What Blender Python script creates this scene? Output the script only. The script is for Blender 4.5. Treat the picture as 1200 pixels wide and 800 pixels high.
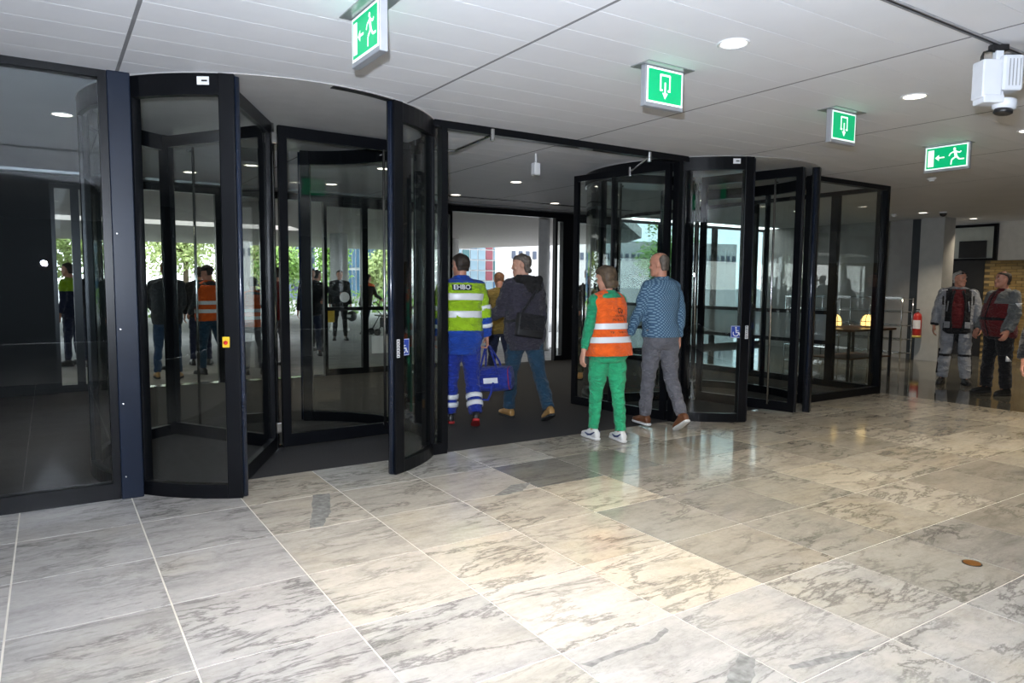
import bpy, bmesh, math, random
import numpy as np
from mathutils import Vector, Matrix, noise, Quaternion

for _o in list(bpy.data.objects):
    bpy.data.objects.remove(_o)
SC = bpy.context.scene
COL = SC.collection
R = math.radians
rnd = random.Random(7)

# ------------------------------------------------------------------ camera
CAM_H = 1.55
F_PX, YAW, PITCH, ROLL = 831.6, 0.57734, 0.083089, 0.0087268
cam = bpy.data.cameras.new('camera')
cam.sensor_width = 36.0
cam.lens = F_PX / 1200 * 36
cam.clip_start = 0.02
cam.clip_end = 600
camo = bpy.data.objects.new('camera', cam)
COL.objects.link(camo)
_r = Vector((math.cos(YAW), -math.sin(YAW), 0))
_f = Vector((math.sin(YAW) * math.cos(PITCH), math.cos(YAW) * math.cos(PITCH), -math.sin(PITCH)))
_u = Vector((math.sin(YAW) * math.sin(PITCH), math.cos(YAW) * math.sin(PITCH), math.cos(PITCH)))
_cx = _r * math.cos(ROLL) + _u * math.sin(ROLL)
_cy = _u * math.cos(ROLL) - _r * math.sin(ROLL)
_m = Matrix((_cx, _cy, -_f)).transposed().to_4x4()
_m.translation = (0, 0, CAM_H)
camo.matrix_world = _m
SC.camera = camo

# ------------------------------------------------------------------ world, flash, exposure
SC.view_settings.view_transform = 'Standard'
SC.view_settings.look = 'None'
SC.view_settings.gamma = 1
SC.view_settings.use_curve_mapping = False
SC.view_settings.exposure = 0.0
SC.cycles.max_bounces = 10
SC.cycles.diffuse_bounces = 4
SC.cycles.glossy_bounces = 5
SC.cycles.transmission_bounces = 6
SC.cycles.transparent_max_bounces = 48
SC.cycles.caustics_reflective = False
SC.cycles.caustics_refractive = False
SC.cycles.sample_clamp_indirect = 6

W = bpy.data.worlds.new('overcast')
SC.world = W
W.use_nodes = True
wn, wl = W.node_tree.nodes, W.node_tree.links
bg = wn['Background']
tc = wn.new('ShaderNodeTexCoord')
ns = wn.new('ShaderNodeTexNoise')
ns.inputs['Scale'].default_value = 3.0
ns.inputs['Detail'].default_value = 5
rp = wn.new('ShaderNodeValToRGB')
rp.color_ramp.elements[0].position = .35
rp.color_ramp.elements[0].color = (.72, .80, .90, 1)
rp.color_ramp.elements[1].position = .65
rp.color_ramp.elements[1].color = (1, 1, 1, 1)
wl.new(tc.outputs['Generated'], ns.inputs['Vector'])
wl.new(ns.outputs['Fac'], rp.inputs['Fac'])
wl.new(rp.outputs['Color'], bg.inputs['Color'])
bg.inputs['Strength'].default_value = 5.8

# the photographer's flash, above and left of the lens (its image shows in the left pane)
fl = bpy.data.lights.new('camera_flash', 'AREA')
fl.shape = 'DISK'
fl.size = 0.07
fl.energy = 410
fl.color = (.80, .88, 1.0)
flo = bpy.data.objects.new('camera_flash', fl)
COL.objects.link(flo)
_fm = _m.copy()
_fm.translation = Vector((0, 0, CAM_H)) + _cy * 0.20 - _cx * 0.06
flo.matrix_world = _fm @ Matrix.Rotation(R(37), 4, 'X')     # head tilted up

DOWN_W = 22.0      # one downlight
ZC = 2.95          # ceiling height
YF = 5.665         # inner glass front
YO = 11.4          # outer glass front

# ------------------------------------------------------------------ materials
MATS = {}


def nodes_of(name):
    m = bpy.data.materials.new(name)
    m.use_nodes = True
    n = m.node_tree.nodes
    return m, n, m.node_tree.links, n['Principled BSDF']


def mat(name, col, rough=.5, metal=0.0, spec=.5, var=.12, vscale=8.0, bump=0.0, bscale=60.0, coat=0.0, emit=None, estr=0.0, sheen=0.0):
    """plain surface: procedural noise in colour, roughness and relief"""
    if name in MATS:
        return MATS[name]
    m, n, l, b = nodes_of(name)
    t = n.new('ShaderNodeTexCoord')
    a = n.new('ShaderNodeTexNoise')
    a.inputs['Scale'].default_value = vscale
    a.inputs['Detail'].default_value = 6
    l.new(t.outputs['Object'], a.inputs['Vector'])
    r = n.new('ShaderNodeValToRGB')
    r.color_ramp.elements[0].position = .3
    r.color_ramp.elements[1].position = .7
    c = Vector(col[:3])
    r.color_ramp.elements[0].color = (*(c * (1 - var)), 1)
    r.color_ramp.elements[1].color = (*[min(1, x) for x in (c * (1 + var))], 1)
    l.new(a.outputs['Fac'], r.inputs['Fac'])
    l.new(r.outputs['Color'], b.inputs['Base Color'])
    b.inputs['Roughness'].default_value = rough
    b.inputs['Metallic'].default_value = metal
    b.inputs['Specular IOR Level'].default_value = spec
    b.inputs['Coat Weight'].default_value = coat
    if sheen:
        b.inputs['Sheen Weight'].default_value = sheen
    if bump:
        q = n.new('ShaderNodeTexNoise')
        q.inputs['Scale'].default_value = bscale
        q.inputs['Detail'].default_value = 4
        l.new(t.outputs['Object'], q.inputs['Vector'])
        bp = n.new('ShaderNodeBump')
        bp.inputs['Strength'].default_value = bump
        bp.inputs['Distance'].default_value = .01
        if sheen:        # cloth: weave plus soft creases
            w_ = n.new('ShaderNodeTexNoise')
            w_.inputs['Scale'].default_value = 7.5
            w_.inputs['Detail'].default_value = 3
            w_.inputs['Distortion'].default_value = 2.2
            mp_ = n.new('ShaderNodeMapping')
            mp_.inputs['Scale'].default_value = (1, 1, 1.9)
            mp_.inputs['Rotation'].default_value = (0, .35, 0)
            l.new(t.outputs['Object'], mp_.inputs['Vector'])
            l.new(mp_.outputs[0], w_.inputs['Vector'])
            sm = n.new('ShaderNodeMath')
            sm.operation = 'MULTIPLY_ADD'
            sm.inputs[1].default_value = .05
            l.new(q.outputs['Fac'], sm.inputs[0])
            l.new(w_.outputs['Fac'], sm.inputs[2])
            bp.inputs['Strength'].default_value = .85
            bp.inputs['Distance'].default_value = .05
            l.new(sm.outputs[0], bp.inputs['Height'])
        else:
            l.new(q.outputs['Fac'], bp.inputs['Height'])
        l.new(bp.outputs['Normal'], b.inputs['Normal'])
    if emit:
        b.inputs['Emission Color'].default_value = (*emit, 1)
        b.inputs['Emission Strength'].default_value = estr
    MATS[name] = m
    return m


def glass(name, tint, f0=.036, gloss=(1, 1, 1), film=0.0, filmcol=(.5, .5, .5)):
    """clear pane: transparent with a Schlick reflection on both faces"""
    if name in MATS:
        return MATS[name]
    m = bpy.data.materials.new(name)
    m.use_nodes = True
    n, l = m.node_tree.nodes, m.node_tree.links
    n.clear()
    o = n.new('ShaderNodeOutputMaterial')
    g = n.new('ShaderNodeNewGeometry')
    d = n.new('ShaderNodeVectorMath')
    d.operation = 'DOT_PRODUCT'
    l.new(g.outputs['Incoming'], d.inputs[0])
    l.new(g.outputs['Normal'], d.inputs[1])

    def mth(op, a, b=None):
        k = n.new('ShaderNodeMath')
        k.operation = op
        for i, v in enumerate((a, b)):
            if v is None:
                continue
            if isinstance(v, (int, float)):
                k.inputs[i].default_value = v
            else:
                l.new(v, k.inputs[i])
        return k.outputs[0]
    ab = mth('ABSOLUTE', d.outputs['Value'])
    inv = mth('SUBTRACT', 1.0, ab)
    p5 = mth('POWER', inv, 5.0)
    fr = mth('ADD', mth('MULTIPLY', p5, 1 - f0), f0)
    tr = n.new('ShaderNodeBsdfTransparent')
    tx = n.new('ShaderNodeTexNoise')
    tx.inputs['Scale'].default_value = 1.5
    mr = n.new('ShaderNodeMixRGB')
    mr.inputs[1].default_value = (*[c * .985 for c in tint], 1)
    mr.inputs[2].default_value = (*tint, 1)
    l.new(tx.outputs['Fac'], mr.inputs[0])
    l.new(mr.outputs[0], tr.inputs['Color'])
    gl = n.new('ShaderNodeBsdfGlossy')
    gl.inputs['Roughness'].default_value = 0.0
    gl.inputs['Color'].default_value = (*gloss, 1)
    mx = n.new('ShaderNodeMixShader')
    l.new(fr, mx.inputs[0])
    l.new(tr.outputs[0], mx.inputs[1])
    l.new(gl.outputs[0], mx.inputs[2])
    last = mx
    if film:
        df = n.new('ShaderNodeBsdfDiffuse')
        df.inputs['Color'].default_value = (*filmcol, 1)
        m2 = n.new('ShaderNodeMixShader')
        m2.inputs[0].default_value = film
        l.new(mx.outputs[0], m2.inputs[1])
        l.new(df.outputs[0], m2.inputs[2])
        last = m2
    l.new(last.outputs[0], o.inputs['Surface'])
    MATS[name] = m
    return m


def marble():
    m, n, l, b = nodes_of('marble_tile')
    oi = n.new('ShaderNodeObjectInfo')
    g = n.new('ShaderNodeNewGeometry')
    off = n.new('ShaderNodeVectorMath')
    off.operation = 'SCALE'
    cmb = n.new('ShaderNodeCombineXYZ')
    for i in range(3):
        l.new(oi.outputs['Random'], cmb.inputs[i])
    l.new(cmb.outputs[0], off.inputs[0])
    off.inputs['Scale'].default_value = 83.0
    add = n.new('ShaderNodeVectorMath')
    l.new(g.outputs['Position'], add.inputs[0])
    l.new(off.outputs[0], add.inputs[1])
    mp = n.new('ShaderNodeMapping')
    mp.inputs['Rotation'].default_value = (0, 0, R(-52))
    mp.inputs['Scale'].default_value = (.8, 2.7, 1)
    l.new(add.outputs[0], mp.inputs['Vector'])

    def nz(scale, detail, dist, src=mp, rough=.6):
        a = n.new('ShaderNodeTexNoise')
        a.inputs['Scale'].default_value = scale
        a.inputs['Detail'].default_value = detail
        a.inputs['Distortion'].default_value = dist
        a.inputs['Roughness'].default_value = rough
        l.new(src.outputs[0], a.inputs['Vector'])
        return a.outputs['Fac']

    def ramp(fac, stops):
        r = n.new('ShaderNodeValToRGB')
        e = r.color_ramp.elements
        while len(e) < len(stops):
            e.new(.5)
        for k, (p, v) in enumerate(stops):
            e[k].position = p
            e[k].color = (v, v, v, 1)
        l.new(fac, r.inputs['Fac'])
        return r.outputs['Color']

    def mul(a, c, fac=1.0):
        x = n.new('ShaderNodeMixRGB')
        x.blend_type = 'MULTIPLY'
        x.inputs[0].default_value = fac
        l.new(a, x.inputs[1])
        l.new(c, x.inputs[2])
        return x.outputs[0]
    cloud = ramp(nz(2.2, 9, .25, rough=.68), [(.28, .66), (.5, .95), (.72, 1.08)])
    vein = ramp(nz(1.7, 11, .35, rough=.66), [(.465, 1.0), (.496, .50), (.504, .54), (.528, 1.0)])
    patch = ramp(nz(.9, 3, 0, add), [(.40, .1), (.55, 1)])
    vein2 = ramp(nz(4.5, 9, .3, rough=.7), [(.478, 1.0), (.50, .78), (.520, 1.0)])
    fine = ramp(nz(26, 5, .2, add), [(.3, .93), (.7, 1.05)])
    warm = n.new('ShaderNodeMixRGB')
    warm.blend_type = 'MIX'
    wf = ramp(nz(1.0, 4, .3, add), [(.52, 0), (.72, .5)])
    l.new(wf, warm.inputs[0])
    l.new(oi.outputs['Color'], warm.inputs[1])
    w2 = n.new('ShaderNodeMixRGB')
    w2.blend_type = 'MULTIPLY'
    w2.inputs[0].default_value = 1
    w2.inputs[2].default_value = (1.05, .97, .80, 1)
    l.new(oi.outputs['Color'], w2.inputs[1])
    l.new(w2.outputs[0], warm.inputs[2])
    vm = n.new('ShaderNodeMixRGB')
    vm.inputs[1].default_value = (1, 1, 1, 1)
    l.new(patch, vm.inputs[0])
    l.new(vein, vm.inputs[2])
    c = mul(mul(mul(mul(warm.outputs[0], cloud), vm.outputs[0]), vein2, .6), fine)
    l.new(c, b.inputs['Base Color'])
    rr = n.new('ShaderNodeMapRange')
    rr.inputs['To Min'].default_value = .06
    rr.inputs['To Max'].default_value = .16
    l.new(nz(9, 4, 0, add), rr.inputs['Value'])
    l.new(rr.outputs[0], b.inputs['Roughness'])
    b.inputs['Specular IOR Level'].default_value = .55
    bp = n.new('ShaderNodeBump')
    bp.inputs['Strength'].default_value = .02
    bp.inputs['Distance'].default_value = .01
    l.new(nz(2.2, 2, 0, add), bp.inputs['Height'])
    l.new(bp.outputs['Normal'], b.inputs['Normal'])
    return m


M_MARBLE = marble()
M_GROUT = mat('cream_grout', (.72, .69, .62), .7)
M_FRAME = mat('black_anodised_aluminium', (.0045, .005, .0065), .30, 0, .2, .15, 4)
M_STEEL = mat('brushed_steel', (.62, .62, .62), .24, 1.0, var=.06)
M_CHROME = mat('chrome', (.8, .8, .8), .08, 1.0, var=.03)
M_CEIL = mat('white_ceiling_panel', (.78, .78, .80), .55, var=.03, vscale=2, bump=.02)
M_CEIL_GAP = mat('ceiling_backing_edge_highlight', (.93, .93, .95), .6, var=.02)  # whiter than the panels: highlights of their edges painted into the gaps
M_CEIL_JOINT = mat('grey_ceiling_joint', (.22, .22, .23), .6)
M_DRUMC = mat('drum_ceiling_grey', (.52, .51, .50), .35, var=.05)
M_MAT = mat('charcoal_entrance_mat', (.050, .049, .050), .95, spec=.2, var=.35, vscale=90, bump=.6, bscale=220)
M_DARKFLOOR = mat('dark_polished_concrete', (.085, .082, .07), .07, spec=.6, var=.35, vscale=1.2)
M_CONC = mat('grey_concrete', (.32, .31, .29), .8, var=.14, vscale=2.2, bump=.2, bscale=30)
M_WALLGREY = mat('pale_grey_wall', (.42, .42, .40), .7, var=.05)
M_WALLDARK = mat('charcoal_wall', (.018, .018, .02), .6, var=.1)
M_WHITE = mat('white_paint', (.74, .74, .74), .45, var=.04)
M_OFFWHITE = mat('offwhite_plaster', (.62, .60, .55), .7, var=.06)
M_BLACK = mat('black_plastic', (.012, .012, .013), .4, var=.1)
M_SOFFIT = mat('warm_grey_soffit', (.40, .37, .34), .6, var=.06)
M_PAVE = mat('grey_plaza_paving', (.26, .26, .26), .8, var=.18, vscale=3, bump=.2)
M_COLUMN = mat('pale_round_column', (.55, .55, .54), .6, var=.06)
M_GLASS = glass('clear_glass', (.955, .975, .968))
M_GLASS_L = glass('tinted_glass', (.90, .93, .94), f0=.032)
M_GLASSC = glass('curved_glass', (.945, .965, .955))


# ------------------------------------------------------------------ mesh helpers
class MB:
    def __init__(s):
        s.v, s.f = [], []

    def add(s, vs, fs):
        k = len(s.v)
        s.v += [tuple(v) for v in vs]
        s.f += [tuple(k + i for i in f) for f in fs]
        return s

    def box(s, x0, x1, y0, y1, z0, z1, M=None):
        vs = [Vector((x, y, z)) for z in (z0, z1) for y in (y0, y1) for x in (x0, x1)]
        if M is not None:
            vs = [M @ v for v in vs]
        return s.add(vs, [(0, 2, 3, 1), (4, 5, 7, 6), (0, 1, 5, 4), (2, 6, 7, 3), (0, 4, 6, 2), (1, 3, 7, 5)])

    def rbox(s, x0, x1, y0, y1, z0, z1, r=.01, M=None, seg=2):
        bm = bmesh.new()
        bmesh.ops.create_cube(bm, size=1)
        for v in bm.verts:
            v.co = Vector(((x0 + x1) / 2 + v.co.x * (x1 - x0), (y0 + y1) / 2 + v.co.y * (y1 - y0), (z0 + z1) / 2 + v.co.z * (z1 - z0)))
        bmesh.ops.bevel(bm, geom=bm.edges[:], offset=r, segments=seg, profile=.5, affect='EDGES')
        vs = [v.co.copy() for v in bm.verts]
        bm.verts.index_update()
        fs = [[v.index for v in f.verts] for f in bm.faces]
        bm.free()
        if M is not None:
            vs = [M @ v for v in vs]
        return s.add(vs, fs)

    def prism(s, poly, z0, z1, M=None):
        n = len(poly)
        vs = [Vector((p[0], p[1], z)) for z in (z0, z1) for p in poly]
        if M is not None:
            vs = [M @ v for v in vs]
        fs = [tuple(range(n - 1, -1, -1)), tuple(range(n, 2 * n))]
        fs += [(i, (i + 1) % n, n + (i + 1) % n, n + i) for i in range(n)]
        return s.add(vs, fs)

    def tube(s, pts, r, n=10, caps=True):
        pts = [Vector(p) for p in pts]
        rr = r if isinstance(r, (list, tuple)) else [r] * len(pts)
        rings = []
        up = None
        for i, p in enumerate(pts):
            a = pts[max(i - 1, 0)]
            b = pts[min(i + 1, len(pts) - 1)]
            t = (b - a).normalized()
            if up is None:
                up = Vector((0, 0, 1)) if abs(t.z) < .9 else Vector((1, 0, 0))
            u = t.cross(up).normalized()
            w = u.cross(t).normalized()
            up = w
            rings.append([p + (u * math.cos(q) + w * math.sin(q)) * rr[i] for q in [2 * math.pi * k / n for k in range(n)]])
        return s.rings(rings, caps)

    def rings(s, rings, caps=True, closed=False):
        n = len(rings[0])
        vs = [v for r in rings for v in r]
        fs = []
        m = len(rings)
        for i in range(m if closed else m - 1):
            j = (i + 1) % m
            for k in range(n):
                fs.append((i * n + k, i * n + (k + 1) % n, j * n + (k + 1) % n, j * n + k))
        if caps and not closed:
            fs.append(tuple(range(n - 1, -1, -1)))
            fs.append(tuple(range((m - 1) * n, m * n)))
        return s.add(vs, fs)

    def lathe(s, prof, c=(0, 0, 0), n=20, M=None, caps=True):
        c = Vector(c)
        rings = [[c + Vector((r * math.cos(2 * math.pi * k / n), r * math.sin(2 * math.pi * k / n), z)) for k in range(n)] for r, z in prof]
        if M is not None:
            rings = [[M @ v for v in r] for r in rings]
        return s.rings(rings, caps)

    def ell(s, c, rx, ry, rz, n=12, m=8, M=None):
        c = Vector(c)
        rings = []
        for i in range(m + 1):
            th = math.pi * (.04 + .92 * i / m)
            ring = [Vector((rx * math.sin(th) * math.cos(2 * math.pi * k / n), ry * math.sin(th) * math.sin(2 * math.pi * k / n), -rz * math.cos(th))) for k in range(n)]
            rings.append([(M @ v if M is not None else v) + c for v in ring])
        return s.rings(rings)

    def arc(s, cx, cy, r0, r1, a0, a1, z0, z1, n=16):
        """curved bar between two radii, angles in degrees"""
        rings = []
        for i in range(n + 1):
            a = R(a0 + (a1 - a0) * i / n)
            ca, sa = math.cos(a), math.sin(a)
            rings.append([Vector((cx + r * ca, cy + r * sa, z)) for r, z in ((r0, z0), (r1, z0), (r1, z1), (r0, z1))])
        return s.rings(rings)

    def mesh(s, name):
        me = bpy.data.meshes.new(name)
        me.from_pydata(s.v, [], s.f)
        bm = bmesh.new()
        bm.from_mesh(me)
        bmesh.ops.recalc_face_normals(bm, faces=bm.faces[:])
        bm.to_mesh(me)
        bm.free()
        return me

    def build(s, name, material, parent=None, smooth=False, label=None):
        return link(name, s.mesh(name), material, parent, smooth, label)


def org(o):
    return o.get('_org') if o is not None and '_org' in o else None


def link(name, me, material, parent=None, smooth=False, label=None, M=None):
    o = bpy.data.objects.new(name, me)
    COL.objects.link(o)
    if material is not None:
        for mm in (material if isinstance(material, (list, tuple)) else [material]):
            me.materials.append(mm)
    if smooth:
        me.polygons.foreach_set('use_smooth', [True] * len(me.polygons))
    if parent is not None:
        o.parent = parent
        w = PM.get(parent.name, Matrix())
        o.matrix_parent_inverse = w.inverted()
    PM[o.name] = Matrix() if M is None else M
    if label:
        o['label'] = label
    return o


PM = {}   # world matrix of each thing, so that parts may be modelled in place


def thing(name, label, cat, loc=(0, 0, 0), rz=0.0, group=None, kind=None):
    o = bpy.data.objects.new(name, None)
    o.empty_display_size = .1
    COL.objects.link(o)
    o.location = loc
    o.rotation_euler = (0, 0, rz)
    PM[o.name] = Matrix.Translation(loc) @ Matrix.Rotation(rz, 4, 'Z')
    tag(o, label, cat, group, kind)
    return o


def tag(o, label, cat=None, group=None, kind=None):
    o['label'] = label
    if cat:
        o['category'] = cat
    if group:
        o['group'] = group
    if kind:
        o['kind'] = kind
    return o


def struct(o, label, cat):
    return tag(o, label, cat, kind='structure')


def piece(name, me, parent, loc, color=None):
    """one more piece sharing mesh data, child of a setting object that stands at the origin"""
    o = bpy.data.objects.new(name, me)
    COL.objects.link(o)
    o.parent = parent
    o.location = loc
    if color:
        o.color = (*color, 1)
    return o


def text_mesh(body, size, align='CENTER', bold=0.0):
    cu = bpy.data.curves.new('lettering', 'FONT')
    cu.body = body
    cu.size = size
    cu.align_x = align
    cu.align_y = 'CENTER'
    cu.offset = bold
    cu.resolution_u = 3
    o = bpy.data.objects.new('lettering_tmp', cu)
    COL.objects.link(o)
    dg = bpy.context.evaluated_depsgraph_get()
    me = bpy.data.meshes.new_from_object(o.evaluated_get(dg))
    me.materials.clear()
    bpy.data.objects.remove(o)
    return me


def frame_M(o, x, z):
    """matrix: local x -> x, local y -> z (in-plane up), local z -> outward normal"""
    x = Vector(x).normalized()
    z = Vector(z).normalized()
    nrm = x.cross(z)
    M = Matrix((x, z, nrm)).transposed().to_4x4()
    M.translation = o
    return M


# ================================================================== SETTING
# ---- marble floor of the hall
TA, TB, TX0, TY0 = .65503, .67735, -.21954, 4.98827
XB = TX0 + 16 * TA - .19       # where the dark floor begins
fb = MB().box(-9, 10.06, -9, YF, -.10, -.0035)
floor = struct(fb.build('floor', M_GROUT), 'polished grey marble tile floor of the entrance hall', 'floor')
tb = MB()
GAP = .0045
tb.box(GAP, TA - GAP, GAP, TB - GAP, -.02, 0)
tile_me = tb.mesh('tile')
tile_me.materials.append(M_MARBLE)
tb = MB().box(GAP, 10.06 - (TX0 + 15 * TA), GAP, TB - GAP, -.02, 0)
tile_end = tb.mesh('tile')
tile_end.materials.append(M_MARBLE)
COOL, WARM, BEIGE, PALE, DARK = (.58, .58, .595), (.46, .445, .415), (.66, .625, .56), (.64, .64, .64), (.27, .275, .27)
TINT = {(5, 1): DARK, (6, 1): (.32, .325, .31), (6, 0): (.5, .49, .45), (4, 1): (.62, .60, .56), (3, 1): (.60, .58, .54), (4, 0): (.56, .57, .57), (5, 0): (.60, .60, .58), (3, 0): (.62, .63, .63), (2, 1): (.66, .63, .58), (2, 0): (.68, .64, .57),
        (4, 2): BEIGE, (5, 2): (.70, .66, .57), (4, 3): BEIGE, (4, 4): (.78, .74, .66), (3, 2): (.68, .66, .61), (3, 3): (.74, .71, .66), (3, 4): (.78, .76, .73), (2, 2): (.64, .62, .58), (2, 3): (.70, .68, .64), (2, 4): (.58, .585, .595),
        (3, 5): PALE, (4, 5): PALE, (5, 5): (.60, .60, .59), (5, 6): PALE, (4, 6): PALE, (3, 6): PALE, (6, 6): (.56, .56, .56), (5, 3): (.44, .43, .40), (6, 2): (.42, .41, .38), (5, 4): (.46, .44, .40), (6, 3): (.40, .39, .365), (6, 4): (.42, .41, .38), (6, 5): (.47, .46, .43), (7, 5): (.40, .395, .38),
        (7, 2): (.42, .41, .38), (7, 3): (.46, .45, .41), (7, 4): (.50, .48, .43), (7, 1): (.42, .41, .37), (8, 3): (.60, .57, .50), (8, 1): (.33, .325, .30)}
for i in range(-3, 16):
    for j in range(0, 10):
        k = rnd.random()
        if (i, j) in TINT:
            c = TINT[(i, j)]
        elif i < 2:
            s = .92 + .16 * k
            c = tuple(v * s for v in COOL)
        elif i >= 7:
            s = .85 + .45 * k
            c = (.48 * s, .46 * s, .415 * s)
        else:
            s = .9 + .2 * k
            c = tuple(v * s for v in (.60, .59, .56))
        piece('tile', tile_me if i < 15 else tile_end, floor, (TX0 + i * TA, TY0 - j * TB, 0), (.86 * c[0], .832 * c[1], .785 * c[2]))
# dark mineral veins in single slabs
M_VEIN = mat('dark_mineral_vein', (.30, .30, .285), .12, spec=.55, var=.30, vscale=26)
for poly in ([(1.543, 5.005), (1.662, 4.981), (1.532, 4.562), (1.397, 4.329), (1.31, 4.328), (1.425, 4.627)], [(2.388, 1.877), (2.4, 1.813), (2.269, 1.722), (2.159, 1.674), (2.114, 1.743), (2.245, 1.811)],
             [(2.652, 4.304), (2.923, 4.471), (3.087, 4.453), (2.903, 4.299), (2.737, 4.276)],
             [(2.475, 1.704), (2.591, 1.685), (2.748, 1.651), (2.884, 1.607), (2.831, 1.599), (2.703, 1.623), (2.564, 1.648), (2.461, 1.682)],
             [(1.765, 2.165), (1.94, 2.166), (2.123, 2.152), (2.274, 2.211), (2.273, 2.184), (2.155, 2.133), (1.966, 2.142), (1.776, 2.135)]):
    out = []
    for k, p in enumerate(poly):
        q = poly[(k + 1) % len(poly)]
        for i_ in range(6):
            t_ = i_ / 6
            x, y = p[0] + (q[0] - p[0]) * t_, p[1] + (q[1] - p[1]) * t_
            d_ = .012 * noise.noise(Vector((x * 25, y * 25, 1)))
            out.append((x + d_, y - d_))
    MB().prism(out, .0002, .0006).build('stone_vein', M_VEIN, floor)
# brass floor socket cover
t = thing('floor_socket', 'round brass socket cover let into the marble floor', 'socket', (4.286, 1.827, 0))
MB().lathe([(0, .0005), (.05, .0005), (.05, .003), (0, .003)], (4.286, 1.827, 0), 24).build('rim', M_BLACK, t)
MB().lathe([(0, .003), (.043, .003), (.043, .005), (0, .005)], (4.286, 1.827, 0), 24).build('cover', mat('brass', (.48, .22, .06), .35, .9), t)

# ---- dark floor, mat, plaza
struct(MB().box(10.06, 24, -9, 18, -.10, 0).build('floor_side_hall', M_DARKFLOOR), 'dark polished floor of the side hall behind the motorcyclists', 'floor')
struct(MB().box(-9, 10.06, YF, YO + .05, -.10, .0).build('floor_vestibule', M_MAT), 'charcoal entrance mat covering the floor between both glass fronts', 'mat')
struct(MB().box(-140, 24, YO + .05, 240, -.10, -.005).build('ground', M_PAVE), 'grey paved forecourt outside the entrance', 'pavement')
struct(MB().box(24, 200, 18, 240, -.10, -.005).build('ground_beyond', M_PAVE), 'far grey pavement beside the building', 'pavement')

# ---- ceilings of separate panels
cb = MB().box(-9, 24, -9, YO + .1, ZC + .012, ZC + .25)
ceiling = struct(cb.build('ceiling', M_CEIL_GAP), 'white panelled ceiling of the entrance hall', 'ceiling')
PW, PD, CX0, CY0 = 1.985, .30, .44, 5.04
pm = MB()
pm.box(.011, PW - .011, .0016, PD - .0016, 0, .012)
panel_me = pm.mesh('ceiling_panel')
panel_me.materials.append(M_CEIL)
for i in range(-2, 5):
    for j in range(-2, 13):
        piece('ceiling_panel', panel_me, ceiling, (CX0 + i * PW, CY0 - j * PD, ZC))
for i in range(0, 5):
    for j in range(-22, -2):
        piece('ceiling_panel', panel_me, ceiling, (CX0 + i * PW, CY0 - j * PD, ZC))
jm = MB().box(-.0108, .0108, -9, YO, ZC + .0005, ZC + .0119).mesh('ceiling_joint')
jm.materials.append(M_CEIL_JOINT)
for i in range(-2, 6):
    piece('ceiling_joint', jm, ceiling, (CX0 + i * PW, 0, 0))
MB().box(-9, 24, -9, CY0 - 12 * PD, ZC, ZC + .011).build('ceiling_field', M_CEIL, ceiling)
MB().box(CX0 + 5 * PW, 24, CY0 - 12 * PD, YO, ZC, ZC + .011).build('ceiling_field', M_CEIL, ceiling)
MB().box(-9, CX0 - 2 * PW, CY0 - 12 * PD, YO, ZC, ZC + .011).build('ceiling_field', M_CEIL, ceiling)
MB().box(CX0 - 2 * PW, CX0, CY0 + 3 * PD, YO, ZC, ZC + .011).build('ceiling_field', M_CEIL, ceiling)

# ---- walls out of view that close the hall
struct(MB().box(-9.2, 24, -9.2, -9, 0, ZC).build('wall_back', M_WALLDARK), 'dark rear wall of the hall behind the photographer', 'wall')
struct(MB().box(-9.2, -9, -9.2, YO, 0, ZC).build('wall_left', M_WALLDARK), 'dark far left wall of the hall', 'wall')

# ---- fixed glazing helper -------------------------------------------------
def rect_frame(mb, x0, x1, z0, z1, y0, y1, st, rt, rb, M=None):
    """four bars of a frame in the xz plane; st stile width, rt / rb rails"""
    mb.box(x0, x0 + st, y0, y1, z0, z1, M)
    mb.box(x1 - st, x1, y0, y1, z0, z1, M)
    mb.box(x0 + st, x1 - st, y0, y1, z0, z0 + rb, M)
    mb.box(x0 + st, x1 - st, y0, y1, z1 - rt, z1, M)


def glazing(name, label, x0, x1, Y, st=.06, rt=.06, rb=.10, gm=M_GLASS, z1=ZC, depth=.09):
    t = thing(name, label, 'window', (x0, Y, 0), kind='structure')
    f = MB()
    rect_frame(f, x0, x1, 0, z1, Y - depth / 2, Y + depth / 2, st, rt, rb)
    f.build('window_frame', M_FRAME, t)
    MB().box(x0 + st, x1 - st, Y - .006, Y + .006, rb, z1 - rt).build('pane', gm, t)
    return t


# left glazing and its heavy mullion
w = glazing('window_1', 'large fixed glass pane left of the nearer revolving door', -2.6, .375, YF, .05, .05, .115, M_GLASS_L)
glazing('window_2', 'fixed glass pane at the far left edge of the glass front', -5.6, -2.6, YF, .05, .05, .115, M_GLASS_L)
glazing('window_3', 'outermost fixed glass pane of the inner front', -9, -5.6, YF, .05, .05, .115, M_GLASS_L)
t = struct(MB().rbox(.375, .515, YF - .07, YF + .07, 0, ZC, .006).build('trim_1', mat('flash_blue_mullion', (.006, .011, .024), .34, 0, .2, var=.12, vscale=3)), 'wide dark mullion, flash blue in its colour, between the left pane and the nearer revolving door', 'post')  # dark frame metal; blue light of the flash is put into the base colour
for z in (.16, .68, 1.20, 1.86):
    MB().lathe([(0, 0), (.006, 0), (.006, .003), (0, .004)], (0, 0, 0), 10, Matrix.Translation((.405, YF - .07, z)) @ Matrix.Rotation(R(90), 4, 'X')).build('screw', M_STEEL, t)
# narrow sidelights either side of the open passage and the right end pane
glazing('window_4', 'narrow sidelight between nearer revolving door and open passage', 2.76, 2.97, YF, .055, .06, .10)
glazing('window_5', 'narrow sidelight between open passage and farther revolving door', 5.83, 6.04, YF, .055, .06, .10)
glazing('window_6', 'fixed end pane right of the farther revolving door', 8.22, 10.03, YF, .06, .06, .10)
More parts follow.
